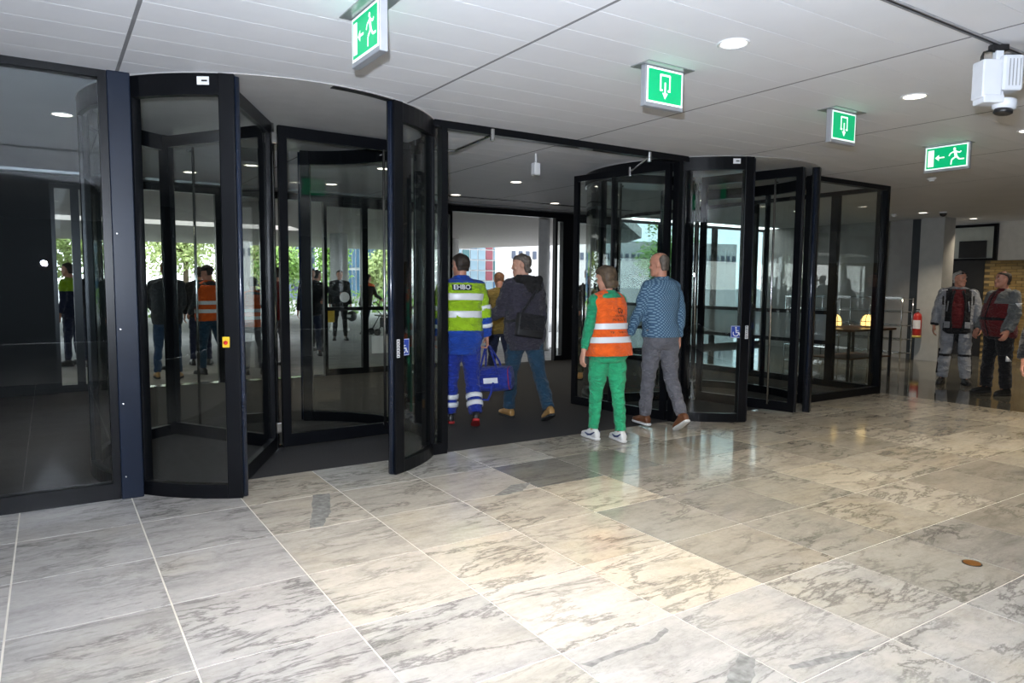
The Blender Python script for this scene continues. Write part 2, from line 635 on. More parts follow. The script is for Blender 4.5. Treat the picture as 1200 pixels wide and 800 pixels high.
# header over the passage
hd = struct(MB().box(2.97, 5.83, YF - .045, YF + .045, ZC - .065, ZC).build('trim_2', M_FRAME), 'black header bar over the open passage', 'header')

# ---- swing leaves that stand open into the vestibule
def leaf(name, label, hx, ang, arm_pts):
    t = thing(name, label, 'door', (hx, YF + .05, 0), kind='structure')
    M = Matrix.Translation((hx, YF + .05, 0)) @ Matrix.Rotation(R(ang), 4, 'Z')
    f = MB()
    rect_frame(f, 0, 1.43, .012, ZC - .075, -.025, .025, .065, .075, .10, M)
    f.build('leaf_frame', M_FRAME, t)
    MB().box(.065, 1.365, -.005, .005, .11, ZC - .15, M).build('pane', M_GLASS, t)
    h = MB()
    h.tube([M @ Vector((1.34, -.07, .75)), M @ Vector((1.34, -.07, 1.55))], .014)
    for z in (.85, 1.45):
        h.tube([M @ Vector((1.34, -.07, z)), M @ Vector((1.34, 0, z))], .009, 8)
    h.build('handle', M_STEEL, t, True)
    a = MB()
    for p, q in zip(arm_pts[:-1], arm_pts[1:]):
        a.tube([p, q], .012, 8)
    for p in (arm_pts[0], arm_pts[-1]):
        a.lathe([(0, -.05), (.022, -.05), (.022, .05), (0, .05)], p, 12)
    a.build('closer_arm', M_STEEL, t)
    return t


leaf('door_1', 'glass swing door leaf standing open beside the nearer revolving door', 3.0, 84, [(3.42, YF - .06, 2.88), (3.30, YF + .42, 2.80), (3.06, YF + .62, 2.80)])
leaf('door_2', 'glass swing door leaf standing open beside the farther revolving door', 5.80, 99.3, [(5.36, YF - .06, 2.88), (5.70, YF + .60, 2.84)])

M_STBLUE = mat('sign_blue', (.02, .06, .36), .4, var=.05)
M_PAPER = mat('white_label', (.85, .85, .86), .5, var=.03)
M_INK = mat('black_ink', (.01, .01, .01), .6)
M_YEL = mat('signal_yellow', (.85, .55, .02), .4)
M_RED = mat('signal_red', (.62, .02, .02), .35)


def wheelchair(S, mb):
    """access pictogram in a unit square mapped by S(u, v)"""
    def ring(c, r0, r1, a0, a1, n=14):
        for k in range(n):
            q0, q1 = R(a0 + (a1 - a0) * k / n), R(a0 + (a1 - a0) * (k + 1) / n)
            mb.add([S(c[0] + r * math.cos(q), c[1] + r * math.sin(q)) for r, q in ((r0, q0), (r1, q0), (r1, q1), (r0, q1))], [(0, 1, 2, 3)])

    def bar(p, q, w):
        d = (Vector(q) - Vector(p)).normalized()
        s_ = Vector((-d.y, d.x)) * w / 2
        P, Q = Vector(p), Vector(q)
        mb.add([S(*(P + s_)), S(*(Q + s_)), S(*(Q - s_)), S(*(P - s_))], [(0, 1, 2, 3)])
    ring((.42, .38), .19, .26, 150, 380)
    ring((.42, .84), 0, .07, 0, 360)
    bar((.42, .76), (.45, .42), .09)
    bar((.44, .60), (.64, .60), .06)
    bar((.42, .44), (.68, .44), .08)
    bar((.66, .46), (.78, .18), .08)
    bar((.75, .18), (.86, .22), .07)


def revolving_door(label, cx, cy, a_wing, sticker_ang, post_label_ang, stop_ang=None):
    RD = 1.45
    t = thing('revolving_door', label, 'door', (cx, cy, 0))
    MB().arc(cx, cy, .001, RD + .02, 0, 360, ZC - .007, ZC - .002, 64).build('drum_ceiling', M_DRUMC, t)
    # two curved walls: (start, end) measured anticlockwise; the front edges stand proud of the glass front
    for a0, a1, cuts in ((117.5, 245.5, (117.5, 180, 216.5, 245.5)), (-65.5, 62.5, (-65.5, -36.5, 0, 62.5))):
        tr = MB().arc(cx, cy, RD - .05, RD + .012, a0, a1, ZC - .15, ZC - .002, 40).build('curved_rail', M_FRAME, t)
        br = MB().arc(cx, cy, RD - .05, RD + .012, a0, a1, 0, .10, 40).build('curved_rail', M_FRAME, t)
        for b0, b1 in zip(cuts[:-1], cuts[1:]):
            MB().arc(cx, cy, RD - .022, RD - .012, b0 + .6, b1 - .6, .10, ZC - .15, 18).build('curved_pane', M_GLASSC, t, False)
        for k, a in enumerate(cuts):
            end = a in (a0, a1)
            wdt, dep = (.105, .085) if end else (.04, .075)
            M = Matrix.Translation((cx, cy, 0)) @ Matrix.Rotation(R(a), 4, 'Z')
            s = 0
            if end:
                s = (.028 if a == a0 else -.028)
            p = MB().rbox(RD - .065, RD - .065 + dep, s - wdt / 2, s + wdt / 2, 0, ZC - .003, .008, M).build('post', M_FRAME, t)
            if end:   # edge profile of the mouth post, the flash's blue put into its colour
                e = -(wdt / 2 + .006) if a == a0 else (wdt / 2 + .006)
                MB().tube([M @ Vector((RD - .02, s + e, .01)), M @ Vector((RD - .02, s + e, ZC - .02))], .022, 14).build('edge_profile', mat('flash_blue_profile', (.010, .016, .032), .20, 0, .6), p, True)
    # wings
    for a in a_wing:
        M = Matrix.Translation((cx, cy, 0)) @ Matrix.Rotation(R(a), 4, 'Z')
        f = MB()
        rect_frame(f, .06, RD - .085, .025, ZC - .03, -.024, .024, .075, .105, .115, M)
        wg = f.build('wing', M_FRAME, t)
        MB().box(.135, RD - .16, -.005, .005, .14, ZC - .135, M).build('pane', M_GLASS, wg)
        h = MB()
        hx = 1.06
        h.tube([M @ Vector((hx, -.065, .10)), M @ Vector((hx, -.065, ZC - .14))], .013, 10)
        for z in (.13, ZC - .18):
            h.tube([M @ Vector((hx, -.065, z)), M @ Vector((hx, 0, z))], .010, 8)
        h.build('handle', M_STEEL, wg, True)
        b = MB().box(RD - .086, RD - .062, -.008, .008, .03, ZC - .04, M).build('brush_seal', M_BLACK, wg)
    sh = MB().tube([(cx, cy, .02), (cx, cy, ZC - .02)], .028, 16).build('shaft', M_STEEL, t, True)
    for z in (.16, ZC - .20):
        MB().rbox(cx - .045, cx + .045, cy - .045, cy + .045, z, z + .10, .008).build('shaft_clamp', M_CHROME, t)
    MB().lathe([(0, 0), (.075, 0), (.075, .03), (.04, .05), (0, .05)], (cx, cy, .0), 20).build('floor_bearing', M_CHROME, t)
    # access sticker on the curved glass, rating label on the post top
    def SP(a, r, z):
        return Vector((cx + r * math.cos(R(a)), cy + r * math.sin(R(a)), z))
    sg = 1 if sticker_ang > -90 else -1
    da = math.degrees(.135 / RD)
    st = MB()
    n = 5
    for k in range(n):
        q0, q1 = sticker_ang + da * (k / n - .5), sticker_ang + da * ((k + 1) / n - .5)
        st.add([SP(q0, RD + .013, .955), SP(q1, RD + .013, .955), SP(q1, RD + .013, 1.09), SP(q0, RD + .013, 1.09)], [(0, 1, 2, 3)])
    s_ = st.build('access_sticker', M_STBLUE, t)
    pm_ = MB()
    wheelchair(lambda u, v: SP(sticker_ang + da * (u - .5), RD + .0145, .955 + .135 * v), pm_)
    for u0, u1, v0, v1 in ((.02, .98, .02, .05), (.02, .98, .95, .98), (.02, .05, .05, .95), (.95, .98, .05, .95)):
        pm_.add([SP(sticker_ang + da * (u - .5), RD + .0145, .955 + .135 * v) for u, v in ((u0, v0), (u1, v0), (u1, v1), (u0, v1))], [(0, 1, 2, 3)])
    pm_.build('access_pictogram', M_PAPER, s_)
    # strip of small notices on the mouth post
    nm = MB()
    pa = post_label_ang
    for k in range(6):
        z = .945 + k * .025
        nm.add([SP(pa - .7, RD + .0225, z), SP(pa + .7, RD + .0225, z), SP(pa + .7, RD + .0225, z + .021), SP(pa - .7, RD + .0225, z + .021)], [(0, 1, 2, 3)])
    nl = nm.build('notice_strip', M_PAPER, t)
    for k in range(6):
        z = .945 + k * .025 + .006
        MB().add([SP(pa - .5, RD + .0232, z), SP(pa + .4, RD + .0232, z), SP(pa + .4, RD + .0232, z + .008), SP(pa - .5, RD + .0232, z + .008)], [(0, 1, 2, 3)]).build('notice_line', M_INK, nl)
    la = 245.5 - 7.0
    lb = MB()
    lb.add([SP(q, RD + .0138, z) for q, z in ((la - 1.6, ZC - .085), (la + 1.6, ZC - .085), (la + 1.6, ZC - .03), (la - 1.6, ZC - .03))], [(0, 1, 2, 3)])
    l_ = lb.build('rating_label', M_PAPER, t)
    MB().add([SP(q, RD + .0145, z) for q, z in ((la - .4, ZC - .063), (la + 1.1, ZC - .063), (la + 1.1, ZC - .052), (la - .4, ZC - .052))], [(0, 1, 2, 3)]).build('label_line', M_INK, l_)
    if stop_ang:
        M = Matrix.Translation((cx, cy, 0)) @ Matrix.Rotation(R(stop_ang), 4, 'Z')
        MB().rbox(RD + .02, RD + .035, -.024, .024, 1.08, 1.155, .004, M).build('stop_box', M_YEL, t)
        MB().lathe([(0, 0), (.014, 0), (.014, .012), (0, .016)], (0, 0, 0), 14, M @ Matrix.Translation((RD + .035, 0, 1.115)) @ Matrix.Rotation(R(90), 4, 'Y')).build('stop_button', M_RED, t, True)
    return t


rl = revolving_door('nearer three-wing revolving door with dark posts, left of the open passage', 1.69, 6.53, (243, 3, 121), -62.0, -65.3, 243.0)
rr = revolving_door('farther three-wing revolving door with dark posts, right of the open passage', 7.12, 6.53, (283, 43, 163), 241.0, 245.3)
# sensor slot in the front edge of the nearer drum
MB().arc(1.69, 6.53, 1.385, 1.455, -87, -66, ZC - .012, ZC - .007, 12).build('sensor_slot', M_BLACK, rl)

# ---- vestibule side wall on the right and outer front
def side_glazing(name, label, y0, y1, X, panels):
    t = thing(name, label, 'window', (X, y0, 0), kind='structure')
    M = Matrix.Translation((X, 0, 0)) @ Matrix.Rotation(R(90), 4, 'Z')
    f = MB()
    rect_frame(f, y0, y1, 0, ZC, -.04, .04, .06, .06, .10, M)
    f.build('window_frame', M_FRAME, t)
    if panels:
        MB().box(y0 + .06, y1 - .06, -.03, .03, 1.10, 1.16, M).build('transom', M_FRAME, t)
        MB().box(y0 + .06, y1 - .06, -.03, .03, .64, .70, M).build('transom', M_FRAME, t)
        MB().box(y0 + .06, y1 - .06, -.006, .006, 1.16, ZC - .06, M).build('pane', M_GLASS, t)
        MB().box(y0 + .06, y1 - .06, -.006, .006, .70, 1.10, M).build('pane', glass('frosted_pane', (.75, .78, .78), film=.45, filmcol=(.5, .52, .52)), t, label='milky infill pane')
        MB().box(y0 + .06, y1 - .06, -.006, .006, .10, .64, M).build('pane', M_GLASS, t)
    else:
        MB().box(y0 + .06, y1 - .06, -.006, .006, .10, ZC - .06, M).build('pane', M_GLASS, t)
    return t


side_glazing('window_7', 'clear side pane of the vestibule behind the end pane', YF + .05, 6.42, 10.0, False)
for k, (a, b) in enumerate(((6.42, 7.9), (7.9, 9.6), (9.6, YO))):
    side_glazing('window_%d' % (8 + k), ['side pane of the vestibule with milky infill, nearest to the hall', 'middle side pane of the vestibule with milky infill', 'rear side pane of the vestibule with milky infill'][k], a, b, 10.0, True)

# outer front: posts and panes with an open passage at X 6.1..8.4
OUT = [(.05, .33), (.33, .57), (3.75, 4.45), (4.45, 5.25), (5.25, 6.10), (8.40, 10.0)]
for k, (a, b) in enumerate(OUT):
    t = thing('window_%d' % (11 + k), ['outer glass panel %s' % s for s in ('next to the black partition, seen through the left pane', 'narrow one left of the outer opening', 'directly right of the outer opening with orange vests', 'with a square paper note, seen through the revolving door', 'left of the outer passage', 'right of the outer passage')][k], 'window', (a, YO, 0), kind='structure')
    f = MB()
    rect_frame(f, a, b, 0, ZC - .14, YO - .05, YO + .05, .05, .06, .10)
    f.build('window_frame', M_FRAME, t)
    MB().box(a + .05, b - .05, YO - .006, YO + .006, .10, ZC - .20).build('pane', M_GLASS, t)
    if k in (2, 3, 4):
        MB().box(a + .05, b - .05, YO - .03, YO + .03, 1.06, 1.12).build('transom', M_FRAME, t)
    if k in (3,):
        MB().box(a + .12, a + .42, YO - .012, YO - .007, .32, .62).build('paper_note', M_PAPER, t)
    if k in (2, 4):
        c = (a + b) / 2
        MB().lathe([(0, 0), (.085, 0), (.085, .003), (0, .003)], (0, 0, 0), 24, Matrix.Translation((c, YO - .008, 1.28)) @ Matrix.Rotation(R(90), 4, 'X')).build('round_sticker', M_PAPER, t)
struct(MB().box(-9, 10.04, YO - .07, YO + .07, ZC - .14, ZC).build('trim_3', M_FRAME), 'black header beam over the outer glass front', 'header')
struct(MB().box(-9, 10.04, YO - .30, YO - .07, ZC - .035, ZC - .001).build('trim_4', mat('silver_track', (.45, .46, .47), .35, .8)), 'silver sliding-door track under the vestibule ceiling', 'track')
struct(MB().box(4.6, 9.5, YO - 1.05, YO - .95, ZC - .010, ZC - .001).build('trim_5', M_BLACK), 'thin black slot diffuser in the vestibule ceiling', 'vent')
struct(MB().box(.55, 3.75, YO - .10, YO + .10, -.004, .004).build('trim_6', M_STEEL), 'metal threshold of the outer opening', 'threshold')
for x, lab in ((.60, 'dark post left of the outer opening with orange vests'), (2.15, 'dark post in the middle of the outer opening'), (8.62, 'broad dark post right of the outer passage')):
    struct(MB().box(x - .04, x + (.04 if x < 8 else .34), YO - .06, YO + .06, 0, ZC - .14).build('trim_7', M_FRAME), lab, 'post')
# dark service wall at the left inside the vestibule
struct(MB().box(-9, .05, YO - .15, YO + .02, 0, ZC - .14).build('wall_vestibule', mat('black_partition', (.004, .0045, .005), .5, 0, .2, var=.1)), 'black partition at the left of the vestibule', 'wall')

# ================================================================== CEILING FITTINGS
M_LAMP = mat('downlight_glow', (1, .95, .85), .5, emit=(1, .90, .74), estr=7.0)
M_RIMW = mat('white_rim', (.8, .8, .8), .35, var=.02)
DOWNS = [(1.40, 2.88), (3.40, 2.88), (5.43, 2.90), (7.43, 2.93), (9.45, 2.93), (12.2, 4.0), (14.1, 7.25), (16.1, 7.25), (18.4, 7.3), (14.1, 4.4), (12.0, 8.5)]
VEST = [(.15, 7.32), (5.53, 8.42), (7.55, 10.24), (5.55, 10.22), (3.5, 10.22), (3.55, 8.42), (9.2, 8.4), (1.6, 10.2), (-1.9, 7.32)]


def where(x, y):
    if y > YF:
        return 'in the vestibule ceiling'
    if x > 11:
        return 'in the side hall ceiling'
    return 'in the hall ceiling'


DL_LABEL = {(3.40, 2.88): 'round downlight between the nearest exit-door sign and the ceiling track', (5.43, 2.90): 'round downlight right of the third exit sign', (1.40, 2.88): 'downlight above the top edge of the picture',
            (7.43, 2.93): 'downlight at the right edge in the hall ceiling', (14.1, 7.25): 'downlight above the concrete wall with the fire extinguisher', (16.1, 7.25): 'downlight above the grey-haired motorcyclist', (18.4, 7.3): 'rightmost downlight above the brick wall',
            (5.53, 8.42): 'vestibule downlight under the hanging white box', (7.55, 10.24): 'vestibule downlight before the outer passage, right one', (5.55, 10.22): 'vestibule downlight before the outer passage, left one', (.15, 7.32): 'vestibule downlight seen through the large left pane',
            (9.45, 2.93): 'hall downlight beyond the right picture edge', (12.2, 4.0): 'side hall downlight in front of the motorcyclists', (14.1, 4.4): 'side hall downlight right of the motorcyclists', (12.0, 8.5): 'side hall downlight over the dark side table',
            (3.5, 10.22): 'vestibule downlight left of the outer passage', (3.55, 8.42): 'vestibule downlight behind the sidelight of the nearer revolving door', (9.2, 8.4): 'vestibule downlight behind the farther revolving door', (1.6, 10.2): 'vestibule downlight behind the nearer revolving door', (-1.9, 7.32): 'vestibule downlight at the far left'}


def downlight(x, y, power, grp, z=ZC, label=None):
    t = thing('downlight', label or DL_LABEL.get((x, y), 'small round recessed downlight ' + where(x, y)), 'lamp', (x, y, z), 0, grp)
    MB().lathe([(.073, -.001), (.094, -.001), (.094, -.006), (.086, -.009), (.073, -.004), (.073, -.001)], (x, y, z), 24, None, False).build('rim', M_RIMW, t, True)
    MB().lathe([(0, -.0015), (.073, -.0015), (.073, -.003), (0, -.003)], (x, y, z), 24).build('lens', M_LAMP, t)
    l = bpy.data.lights.new('downlight_bulb', 'AREA')
    l.shape = 'DISK'
    l.size = .13
    l.energy = power
    l.color = (1, .86, .66)
    l.spread = R(105)
    lo = bpy.data.objects.new('bulb', l)
    COL.objects.link(lo)
    lo.parent = t
    lo.location = (0, 0, -.012)
    return t


for p in DOWNS:
    downlight(*p, DOWN_W if p[0] < 11 else DOWN_W * 1.0, 'recessed downlights')
for p in VEST:
    downlight(*p, DOWN_W * .25, 'vestibule downlights')

M_SIGNG = mat('exit_green', (.0, .36, .14), .35, var=.04, emit=(0.0, .42, .16), estr=.75)
M_SIGNW = mat('exit_white', (.9, .95, .92), .4, var=.02, emit=(.82, 1, .90), estr=.75)
M_SIGNS = mat('sign_silver', (.50, .52, .56), .35, .6, var=.05)
M_SIGNP = mat('sign_plate', (.40, .42, .42), .3, .6, var=.05)


def exit_sign(label, x, y, face, kind, w=.36, h=.215):
    """face: unit vector the sign looks to; kind: door or running person (r: figure right of the arrow)"""
    t = thing('exit_sign', label, 'sign', (x, y, ZC), 0, 'green emergency exit signs')
    fx = Vector(face)
    right = Vector((0, 0, 1)).cross(fx)      # reader's right
    M = frame_M(Vector((x, y, ZC)), right, (0, 0, 1))   # local x right, y up, z towards the reader
    MB().box(-.205, .205, -.006, -.0005, -.085, .085, M).build('ceiling_plate', M_SIGNP, t)
    top = -.018
    bot = top - h - .03
    bd = MB().rbox(-w / 2 - .012, w / 2 + .012, bot, top + .014, -.022, .022, .004, M).build('sign_body', M_SIGNS, t)
    MB().box(-w / 2, w / 2, bot + .026, top + .004, .0222, .0235, M).build('sign_border', M_SIGNW, t)
    y0, y1 = bot + .038, top - .008
    MB().box(-w / 2 + .012, w / 2 - .012, y0, y1, .0237, .0245, M).build('sign_face', M_SIGNG, t)
    MB().box(-w / 2, w / 2, bot + .026, top + .004, -.0235, -.0222, M).build('sign_rear', M_SIGNG, t)
    pg = MB()
    zz = .0252

    def P(poly):
        pg.add([M @ Vector((u * (w / 2 - .012), (y0 + y1) / 2 + v * (y1 - y0) / 2, zz)) for u, v in poly], [tuple(range(len(poly)))])

    def bar(p, q, wd):
        asp = (w - .024) / (y1 - y0)
        p, q = Vector((p[0] * asp, p[1])), Vector((q[0] * asp, q[1]))
        d = (q - p).normalized()
        s_ = Vector((-d.y, d.x)) * wd / 2
        P([((a.x) / asp, a.y) for a in (p + s_, q + s_, q - s_, p - s_)])
    if kind == 'door':
        bar((-.30, .72), (.30, .72), .13)
        bar((-.28, .76), (-.28, -.30), .13)
        bar((.28, .76), (.28, -.30), .13)
        bar((-.32, -.24), (-.15, -.24), .12)
        bar((.32, -.24), (.15, -.24), .12)
        bar((0, .28), (0, -.45), .14)
        P([(-.17, -.40), (.17, -.40), (0, -.80)])
    else:
        # door field, arrow to the left, running figure
        P([(-.93, -.82), (-.62, -.82), (-.62, .82), (-.93, .82)])
        bar((-.48, 0), (-.08, 0), .13)
        P([(-.56, 0), (-.36, .30), (-.36, -.30)])
        asp = (w - .024) / (y1 - y0)
        P([(.40 + .10 / asp * 1.3 * math.cos(R(k)), .68 + .14 * math.sin(R(k))) for k in range(0, 360, 30)])
        bar((.42, .52), (.50, -.10), .26)
        bar((.40, .44), (.22, .30), .12)
        bar((.22, .30), (.14, .05), .11)
        bar((.46, .44), (.66, .28), .12)
        bar((.66, .28), (.74, .42), .11)
        bar((.48, -.08), (.28, -.34), .15)
        bar((.28, -.34), (.26, -.82), .13)
        bar((.52, -.08), (.66, -.36), .15)
        bar((.66, -.36), (.90, -.36), .13)
    pg.build('pictogram', M_SIGNW, t)
    return t


exit_sign('green running-man exit sign nearest the camera, cut by the top edge', 1.435, 3.58, (-1, 0, 0), 'run')
exit_sign('green exit-door sign with down arrow, left one of the two', 3.41, 3.46, (0, -1, 0), 'door', .32)
exit_sign('green exit-door sign with down arrow, right one of the two', 5.42, 3.47, (0, -1, 0), 'door', .32)
exit_sign('green running-man exit sign farther right above the end pane', 7.52, 3.66, (-1, 0, 0), 'run', .40)

# ceiling track with a white track spotlight
trk = thing('ceiling_track', 'thin grey lighting track along the ceiling at the upper right', 'track', (4.5, 2.02, ZC))
M_TRK = mat('track_grey', (.45, .45, .46), .4, .6)
for dy in (-.017, .011):
    MB().box(-4, 10, 2.02 + dy, 2.02 + dy + .006, ZC - .012, ZC - .001).build('track_lip', M_TRK, trk)
MB().box(-4, 10, 2.009, 2.031, ZC - .006, ZC - .0012).build('track_channel', M_BLACK, trk)
sx, sy = 4.66, 2.02
sp = thing('track_spotlight', 'white track spotlight with black lens hanging from the ceiling track', 'lamp', (sx, sy, ZC))
Mw = mat('white_lamp_housing', (.74, .76, .80), .35, var=.03)
Ms = Matrix.Translation((sx, sy, ZC)) @ Matrix.Rotation(R(-33), 4, 'Z')
MB().rbox(-.05, .05, -.022, .022, -.042, -.006, .006, Ms).build('track_adapter', M_BLACK, sp)
MB().rbox(-.022, .022, -.018, .018, -.19, -.042, .004, Ms).build('stem', Mw, sp)
MB().rbox(-.115, -.002, -.055, .05, -.315, -.10, .008, Ms).build('driver_box', Mw, sp)
hs = MB().rbox(.0, .115, -.06, .05, -.275, -.075, .012, Ms).build('housing', Mw, sp)
MB().rbox(-.105, .012, -.06, .045, -.345, -.30, .006, Ms).build('housing_foot', Mw, sp)
for k in range(4):
    MB().box(.03 + k * .02, .034 + k * .02, -.0625, -.059, -.25, -.10, Ms).build('fin', M_TRK, hs)
MB().lathe([(0, 0), (.058, 0), (.062, -.015), (.060, -.055), (.0, -.055)], (0, 0, 0), 24, Ms @ Matrix.Translation((.055, -.004, -.318)) @ Matrix.Rotation(R(8), 4, 'Y')).build('lamp_head', Mw, sp, True)
MB().lathe([(0, -.055), (.046, -.055), (.050, -.075), (.040, -.082), (0, -.078)], (0, 0, 0), 24, Ms @ Matrix.Translation((.055, -.004, -.318)) @ Matrix.Rotation(R(8), 4, 'Y')).build('lens_ring', M_BLACK, sp, True)
MB().box(.012, .03, -.02, .02, -.325, -.26, Ms).build('bracket', Mw, sp)
cbp = [Ms @ Vector(p) for p in ((-.02, 0, -.045), (-.05, 0, -.04), (-.085, 0, -.05), (-.093, 0, -.075), (-.093, 0, -.11))]
MB().tube(cbp, [.006, .006, .006, .009, .011], 8).build('cable', M_BLACK, sp, True)
cbp = [Ms @ Vector(p) for p in ((.02, 0, -.06), (.08, .0, -.06), (.125, 0, -.062), (.145, 0, -.08), (.13, 0, -.10), (.09, 0, -.10))]
MB().tube(cbp, .006, 8).build('cable', M_BLACK, sp, True)


def detector(label, x, y, kind):
    if kind == 'smoke':
        t = thing('smoke_detector', label, 'detector', (x, y, ZC))
        MB().lathe([(0, 0), (.055, 0), (.055, -.018), (.045, -.03), (0, -.03)], (x, y, ZC), 20).build('base', M_RIMW, t, True)
        MB().lathe([(0, -.03), (.030, -.03), (.034, -.045), (.02, -.052), (0, -.052)], (x, y, ZC), 20).build('sensor_head', M_RIMW, t, True)
    else:
        t = thing('dome_camera', label, 'camera', (x, y, ZC))
        MB().lathe([(0, 0), (.07, 0), (.07, -.025), (0, -.025)], (x, y, ZC), 20).build('base', M_RIMW, t, True)
        MB().lathe([(.062, -.025), (.06, -.05), (.045, -.075), (.02, -.088), (0, -.09)], (x, y, ZC), 20).build('dome', M_BLACK, t, True)


detector('white smoke detector on the ceiling below the rightmost exit sign', 9.64, 4.87, 'smoke')
detector('small smoke detector above the wire rack', 14.0, 7.75, 'smoke')
detector('black dome camera on the side hall ceiling', 14.25, 6.95, 'dome')
# hanging sensor box in the vestibule
hb = thing('ceiling_sensor', 'small white box hanging on a rod in the vestibule', 'sensor', (4.505, 6.47, ZC))
MB().tube([(4.505, 6.47, ZC), (4.505, 6.47, ZC - .12)], .012, 10).build('rod', M_RIMW, hb, True)
MB().rbox(4.465, 4.545, 6.435, 6.505, ZC - .225, ZC - .10, .008).build('box', M_RIMW, hb)
MB().box(4.470, 4.540, 6.440, 6.500, ZC - .235, ZC - .225).build('lens', M_WALLGREY, hb)

# ================================================================== SIDE HALL ON THE RIGHT
XW = 15.4
struct(MB().box(XW, XW + .25, 8.10, 11.9, 0, ZC).build('wall_right', M_CONC), 'rough grey concrete wall behind the wire rack', 'wall')
struct(MB().box(XW - .12, XW + .32, 7.41, 7.88, 0, ZC).build('wall_pier', M_WALLGREY), 'pale grey pier carrying the fire extinguisher', 'pier')
struct(MB().box(XW - .02, XW + .25, 7.88, 8.10, 0, ZC).build('trim_8', mat('dark_reveal', (.03, .035, .04), .5)), 'dark vertical reveal between concrete wall and pale pier', 'trim')
for k, (a, b) in enumerate(((10.05, 11.8), (11.8, 13.6), (13.6, XW + .2))):
    glazing('window_%d' % (30 + k), ['rear glass of the side hall, next to the vestibule', 'middle rear glass of the side hall', 'rear glass of the side hall beside the concrete wall'][k], a, b, 11.9, gm=glass('smoked_glass', (.56, .63, .65)))
XK = 17.3
M_BRICKJ = mat('brick_mortar', (.13, .10, .055), .9)
wb = struct(MB().box(XK + .012, XK + .3, .0, 7.55, 0, 2.12).build('wall_brick', M_BRICKJ), 'yellow-brown brick wall behind the two motorcyclists', 'wall')
bb = MB().box(0, .020, .005, .205, .004, .058).mesh('brick')
mb_, n_, l_, b_ = nodes_of('yellow_brown_brick')
oi = n_.new('ShaderNodeObjectInfo')
rp_ = n_.new('ShaderNodeValToRGB')
for k, (p, c) in enumerate(((0, (.20, .13, .045)), (.5, (.29, .19, .065)), (1, (.36, .25, .10)))):
    if k > 1:
        rp_.color_ramp.elements.new(p)
    rp_.color_ramp.elements[min(k, 2)].position = p
    rp_.color_ramp.elements[min(k, 2)].color = (*c, 1)
l_.new(oi.outputs['Random'], rp_.inputs['Fac'])
l_.new(rp_.outputs['Color'], b_.inputs['Base Color'])
b_.inputs['Roughness'].default_value = .8
bb.materials.append(mb_)
for r_i in range(34):
    for k in range(8):
        y = 7.5 - .21 * (k + 1) - (.105 if r_i % 2 else 0)
        piece('brick', bb, wb, (XK - .006, y, r_i * .0622))
MB().box(XK - .004, XK + .012, .0, 7.5 - .21 * 8 - .1, 0, 2.12).build('brick_field', mat('brick_far', (.28, .19, .07), .85, var=.3, vscale=20), wb)
struct(MB().box(XK - .01, XK + .3, 7.5, 9.2, 0, 2.12).build('wall_black', M_BLACK), 'black wall strip left of the brickwork', 'wall')
struct(MB().box(XK + .05, XK + .3, 0, 9.2, 2.12, ZC).build('wall_upper', M_OFFWHITE), 'off-white upper wall above the brickwork', 'wall')
t = thing('window_20', 'black framed clerestory window above the brick wall', 'window', (XK, 5.2, 2.1), kind='structure')
f = MB()
Mq = Matrix.Translation((XK + .02, 0, 0)) @ Matrix.Rotation(R(90), 4, 'Z')
rect_frame(f, 7.28, 9.1, 2.12, 2.92, -.03, .05, .07, .06, .05, Mq)
f.build('window_frame', M_FRAME, t)
MB().box(7.50, 8.05, -.02, .03, 2.18, 2.56, Mq).build('dark_panel', M_BLACK, t)
MB().box(7.35, 9.03, -.005, .005, 2.17, 2.86, Mq).build('pane', M_GLASS, t)
struct(MB().box(XK + .1, XK + 3, -9, .0, 0, ZC).build('wall_far_right', M_WALLDARK), 'dark wall at the far right of the side hall', 'wall')

# fire extinguisher on the pier
ex, ey = XW - .21, 7.80
t = thing('fire_extinguisher', 'red fire extinguisher hanging on the pale grey pier', 'extinguisher', (ex, ey, .52))
MB().lathe([(0, .50), (.075, .50), (.085, .52), (.085, .90), (.07, .96), (.03, .99), (0, .99)], (ex, ey, 0), 20).build('cylinder', mat('extinguisher_red', (.55, .03, .02), .3, coat=.5), t, True)
MB().lathe([(0, .47), (.075, .47), (.086, .48), (.086, .52), (.0, .525)], (ex, ey, 0), 20).build('base_ring', mat('extinguisher_yellow', (.6, .45, .10), .4), t, True)
MB().lathe([(0, .99), (.025, .99), (.025, 1.05), (0, 1.05)], (ex, ey, 0), 12).build('valve', M_STEEL, t, True)
MB().rbox(ex - .05, ex + .05, ey - .015, ey + .015, 1.04, 1.07, .004).build('lever', M_BLACK, t)
MB().tube([(ex, ey + .02, 1.03), (ex, ey + .10, 1.02), (ex - .01, ey + .15, .92), (ex - .01, ey + .15, .70), (ex, ey + .12, .60)], [.011, .011, .011, .013, .016], 8).build('hose', M_BLACK, t, True)
MB().arc(ex, ey, .0853, .0865, 140, 250, .66, .84, 12).build('instruction_label', M_PAPER, t)

